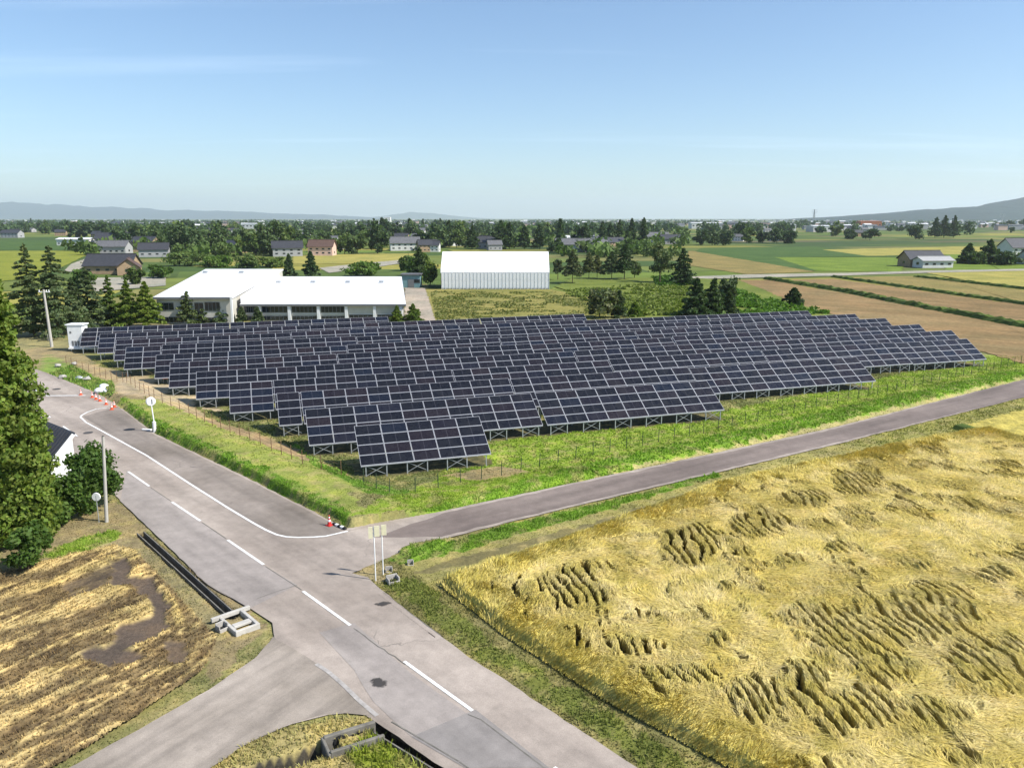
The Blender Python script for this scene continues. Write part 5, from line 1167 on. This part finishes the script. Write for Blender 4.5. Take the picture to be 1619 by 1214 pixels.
channel(DITCH, .20, 'straight concrete lined ditch beside the muddy field'); channel(TR1, .44, 'deep roadside channel at the bottom edge', .0); channel(RD, .15, 'narrow gutter slot beside the rice verge', -.02)
def headwall():
    X, Y, _ = G(556, 1172); t = empty('headwall', (X, Y, 0), R(28), 'concrete culvert headwall with round pipe mouth at the bottom edge', 'culvert')
    for n_, b in (('wall', (-.95, 1.1, .42, .6, -1, .22)), ('wall', (-.95, 1.15, -.55, -.4, -1, .24)), ('wall', (-1.05, -.92, -.55, .6, -1, .16))): mb = MB(); mb.box(*b); mb.obj(n_, M['conc_d'], t, bevel=.03)
    mb = MB(); mb.tube((-.35, .41, -.1), (-.35, .37, -.1), .24, .24, 18); mb.obj('pipe_mouth_shade', M['black'], t); mb = MB(); mb.box(-.9, 1.1, -.4, .42, -.55, -.5); mb.obj('bottom', M['black'], t)  # pipe mouth: solid black disc painting the shade inside the pipe
    mb = MB(); mb.box(.15, 1.0, .37, .415, -.5, .0); mb.obj('opening_shade', M['black'], t)  # black plate on the wall, shade of the opening put into colour
headwall()
def culvert(px, py, s, label, rz=.2):
    X, Y, _ = G(px, py); t = empty('culvert_box', (X, Y, 0), rz, label, 'culvert'); 
    for b in ((-s, s, s*.55, s*.75, -.2, .34), (-s, -s*.75, -s*.75, s*.55, -.2, .26), (s*.75, s, -s*.75, s*.55, -.2, .3), (-s, s, -s*.9, -s*.75, -.2, .12)): mb = MB(); mb.box(*b); mb.obj('wall', M['conc'], t, bevel=.015)
    mb = MB(); mb.box(-s*.75, s*.75, -s*.75, s*.55, .02, .05); mb.obj('opening_shade', M['black'], t)  # solid black plate painting the shade inside the box
culvert(621, 919, .33, 'larger concrete culvert box by the yellow signs', .5); culvert(615, 905, .2, 'small concrete inlet right behind the yellow signs'); culvert(649, 894, .18, 'small dark inlet in the grass right of the signs'); culvert(351, 994, .25, 'small dark inlet left of the white weir', .9)
# mast and pylons
def mast(px, py, ty, label):
    X, Y, _ = G(px, py); h = hgt(px, py, ty); t = empty('pylon', (X, Y, 0), 0, label, 'pylon'); mb = MB(); w0 = h * .07
    for sx in (-1, 1):
        for sy in (-1, 1): mb.bar((sx*w0, sy*w0, 0), (sx*.4, sy*.4, h), .7)
    for k in range(8): z = h*k/8; a = w0*(1-k/8)+.4; z2 = h*(k+1)/8; mb.bar((-a, -a, z), (a, -a, z2), .4); mb.bar((a, -a, z), (-a, -a, z2), .4)
    mb.obj('lattice', M['galv'], t); mb = MB()
    for z, l in ((.96, 7), (.86, 8), (.76, 7)): mb.bar((-l, 0, h*z), (l, 0, h*z), .6)
    mb.obj('crossarms', M['galv'], t)
mast(1286, 357, 331, 'lattice mast standing on the plain before the hill'); mast(1583, 357, 338, 'faint pylon below the right end of the hill')
# ------------------------------------------------------------------ hills
def ridge(name, prof, Yd, depth, label, col, seed):
    xs = np.linspace(prof[0][0], prof[-1][0], 260); hp = np.interp(xs, [p[0] for p in prof], [p[1] for p in prof]); V = []; nr = 26
    for j in range(nr):
        t = j / (nr - 1); sh = math.sin(math.pi * min(1, t * 1.0)) if t < .5 else math.cos(math.pi * (t - .5)) ** .5
        for i, px in enumerate(xs):
            Y = Yd + depth * (t - .5); X = (px - CX) / F * Yd * 1.02; hmax = max(0., (HOR - hp[i]) / F * Yd + H * .9)
            n = float(_fb[i % 260, j]) if False else 0; V.append((X, Y, hmax * sh))
    V = np.array(V); n1 = fbm(V[:, 0] / (depth * .12), V[:, 1] / (depth * .12), seed, 5); V[:, 2] = V[:, 2] * (.72 + .5 * n1) - 3
    nx = len(xs); idx = np.arange(nx * nr).reshape(nr, nx); Fc = np.stack([idx[:-1, :-1], idx[:-1, 1:], idx[1:, 1:], idx[1:, :-1]], -1).reshape(-1, 4)
    t = NT(name + '_forest'); nn = t.noise(.012, t.pos(), 6, .7); c = t.mix(1, col, t.ramp(nn, [(.3, .6), (.7, 1.4)]), 'MULTIPLY'); t.bump(nn, .6, 30); m = t.done(c, .95, .1)
    tag(link(name, npmesh(name, V, Fc, m, True)), label, None, None, 'structure')
ridge('hill', [(1180, 350), (1240, 348), (1290, 343), (1340, 340), (1385, 336), (1430, 332), (1480, 329), (1530, 327), (1575, 319), (1619, 311), (1750, 296), (1950, 290), (2200, 300)], 6500, 2200, 'wooded hill rising at the right edge', (.011, .026, .022), 3)
ridge('mountains', [(-700, 330), (-200, 318), (0, 320), (60, 321), (110, 324), (160, 327), (240, 330), (330, 333), (420, 336), (520, 340), (640, 346)], 19000, 4500, 'far blue mountain range on the left horizon', (.01, .025, .035), 8)
ridge('mountains', [(560, 348), (620, 341), (655, 336), (690, 338), (740, 343), (800, 347), (860, 349)], 21000, 3000, 'faint low mountain mid horizon', (.04, .06, .04), 9)

# ------------------------------------------------------------------ air
mb = MB(); mb.box(-26000, 26000, -950, 30000, -3, 640); hz = mb.obj('haze', NT('haze_air').m)
t = hz.data.materials[0].node_tree; t.nodes.remove(t.nodes['Principled BSDF']); pv = t.nodes.new('ShaderNodeVolumePrincipled')
pv.inputs['Color'].default_value = (.82, .92, 1, 1); pv.inputs['Density'].default_value = .00006; pv.inputs['Anisotropy'].default_value = .2
t.links.new(pv.outputs[0], t.nodes['Material Output'].inputs['Volume']); tag(hz, 'thin summer haze over the plain', None, None, 'stuff')
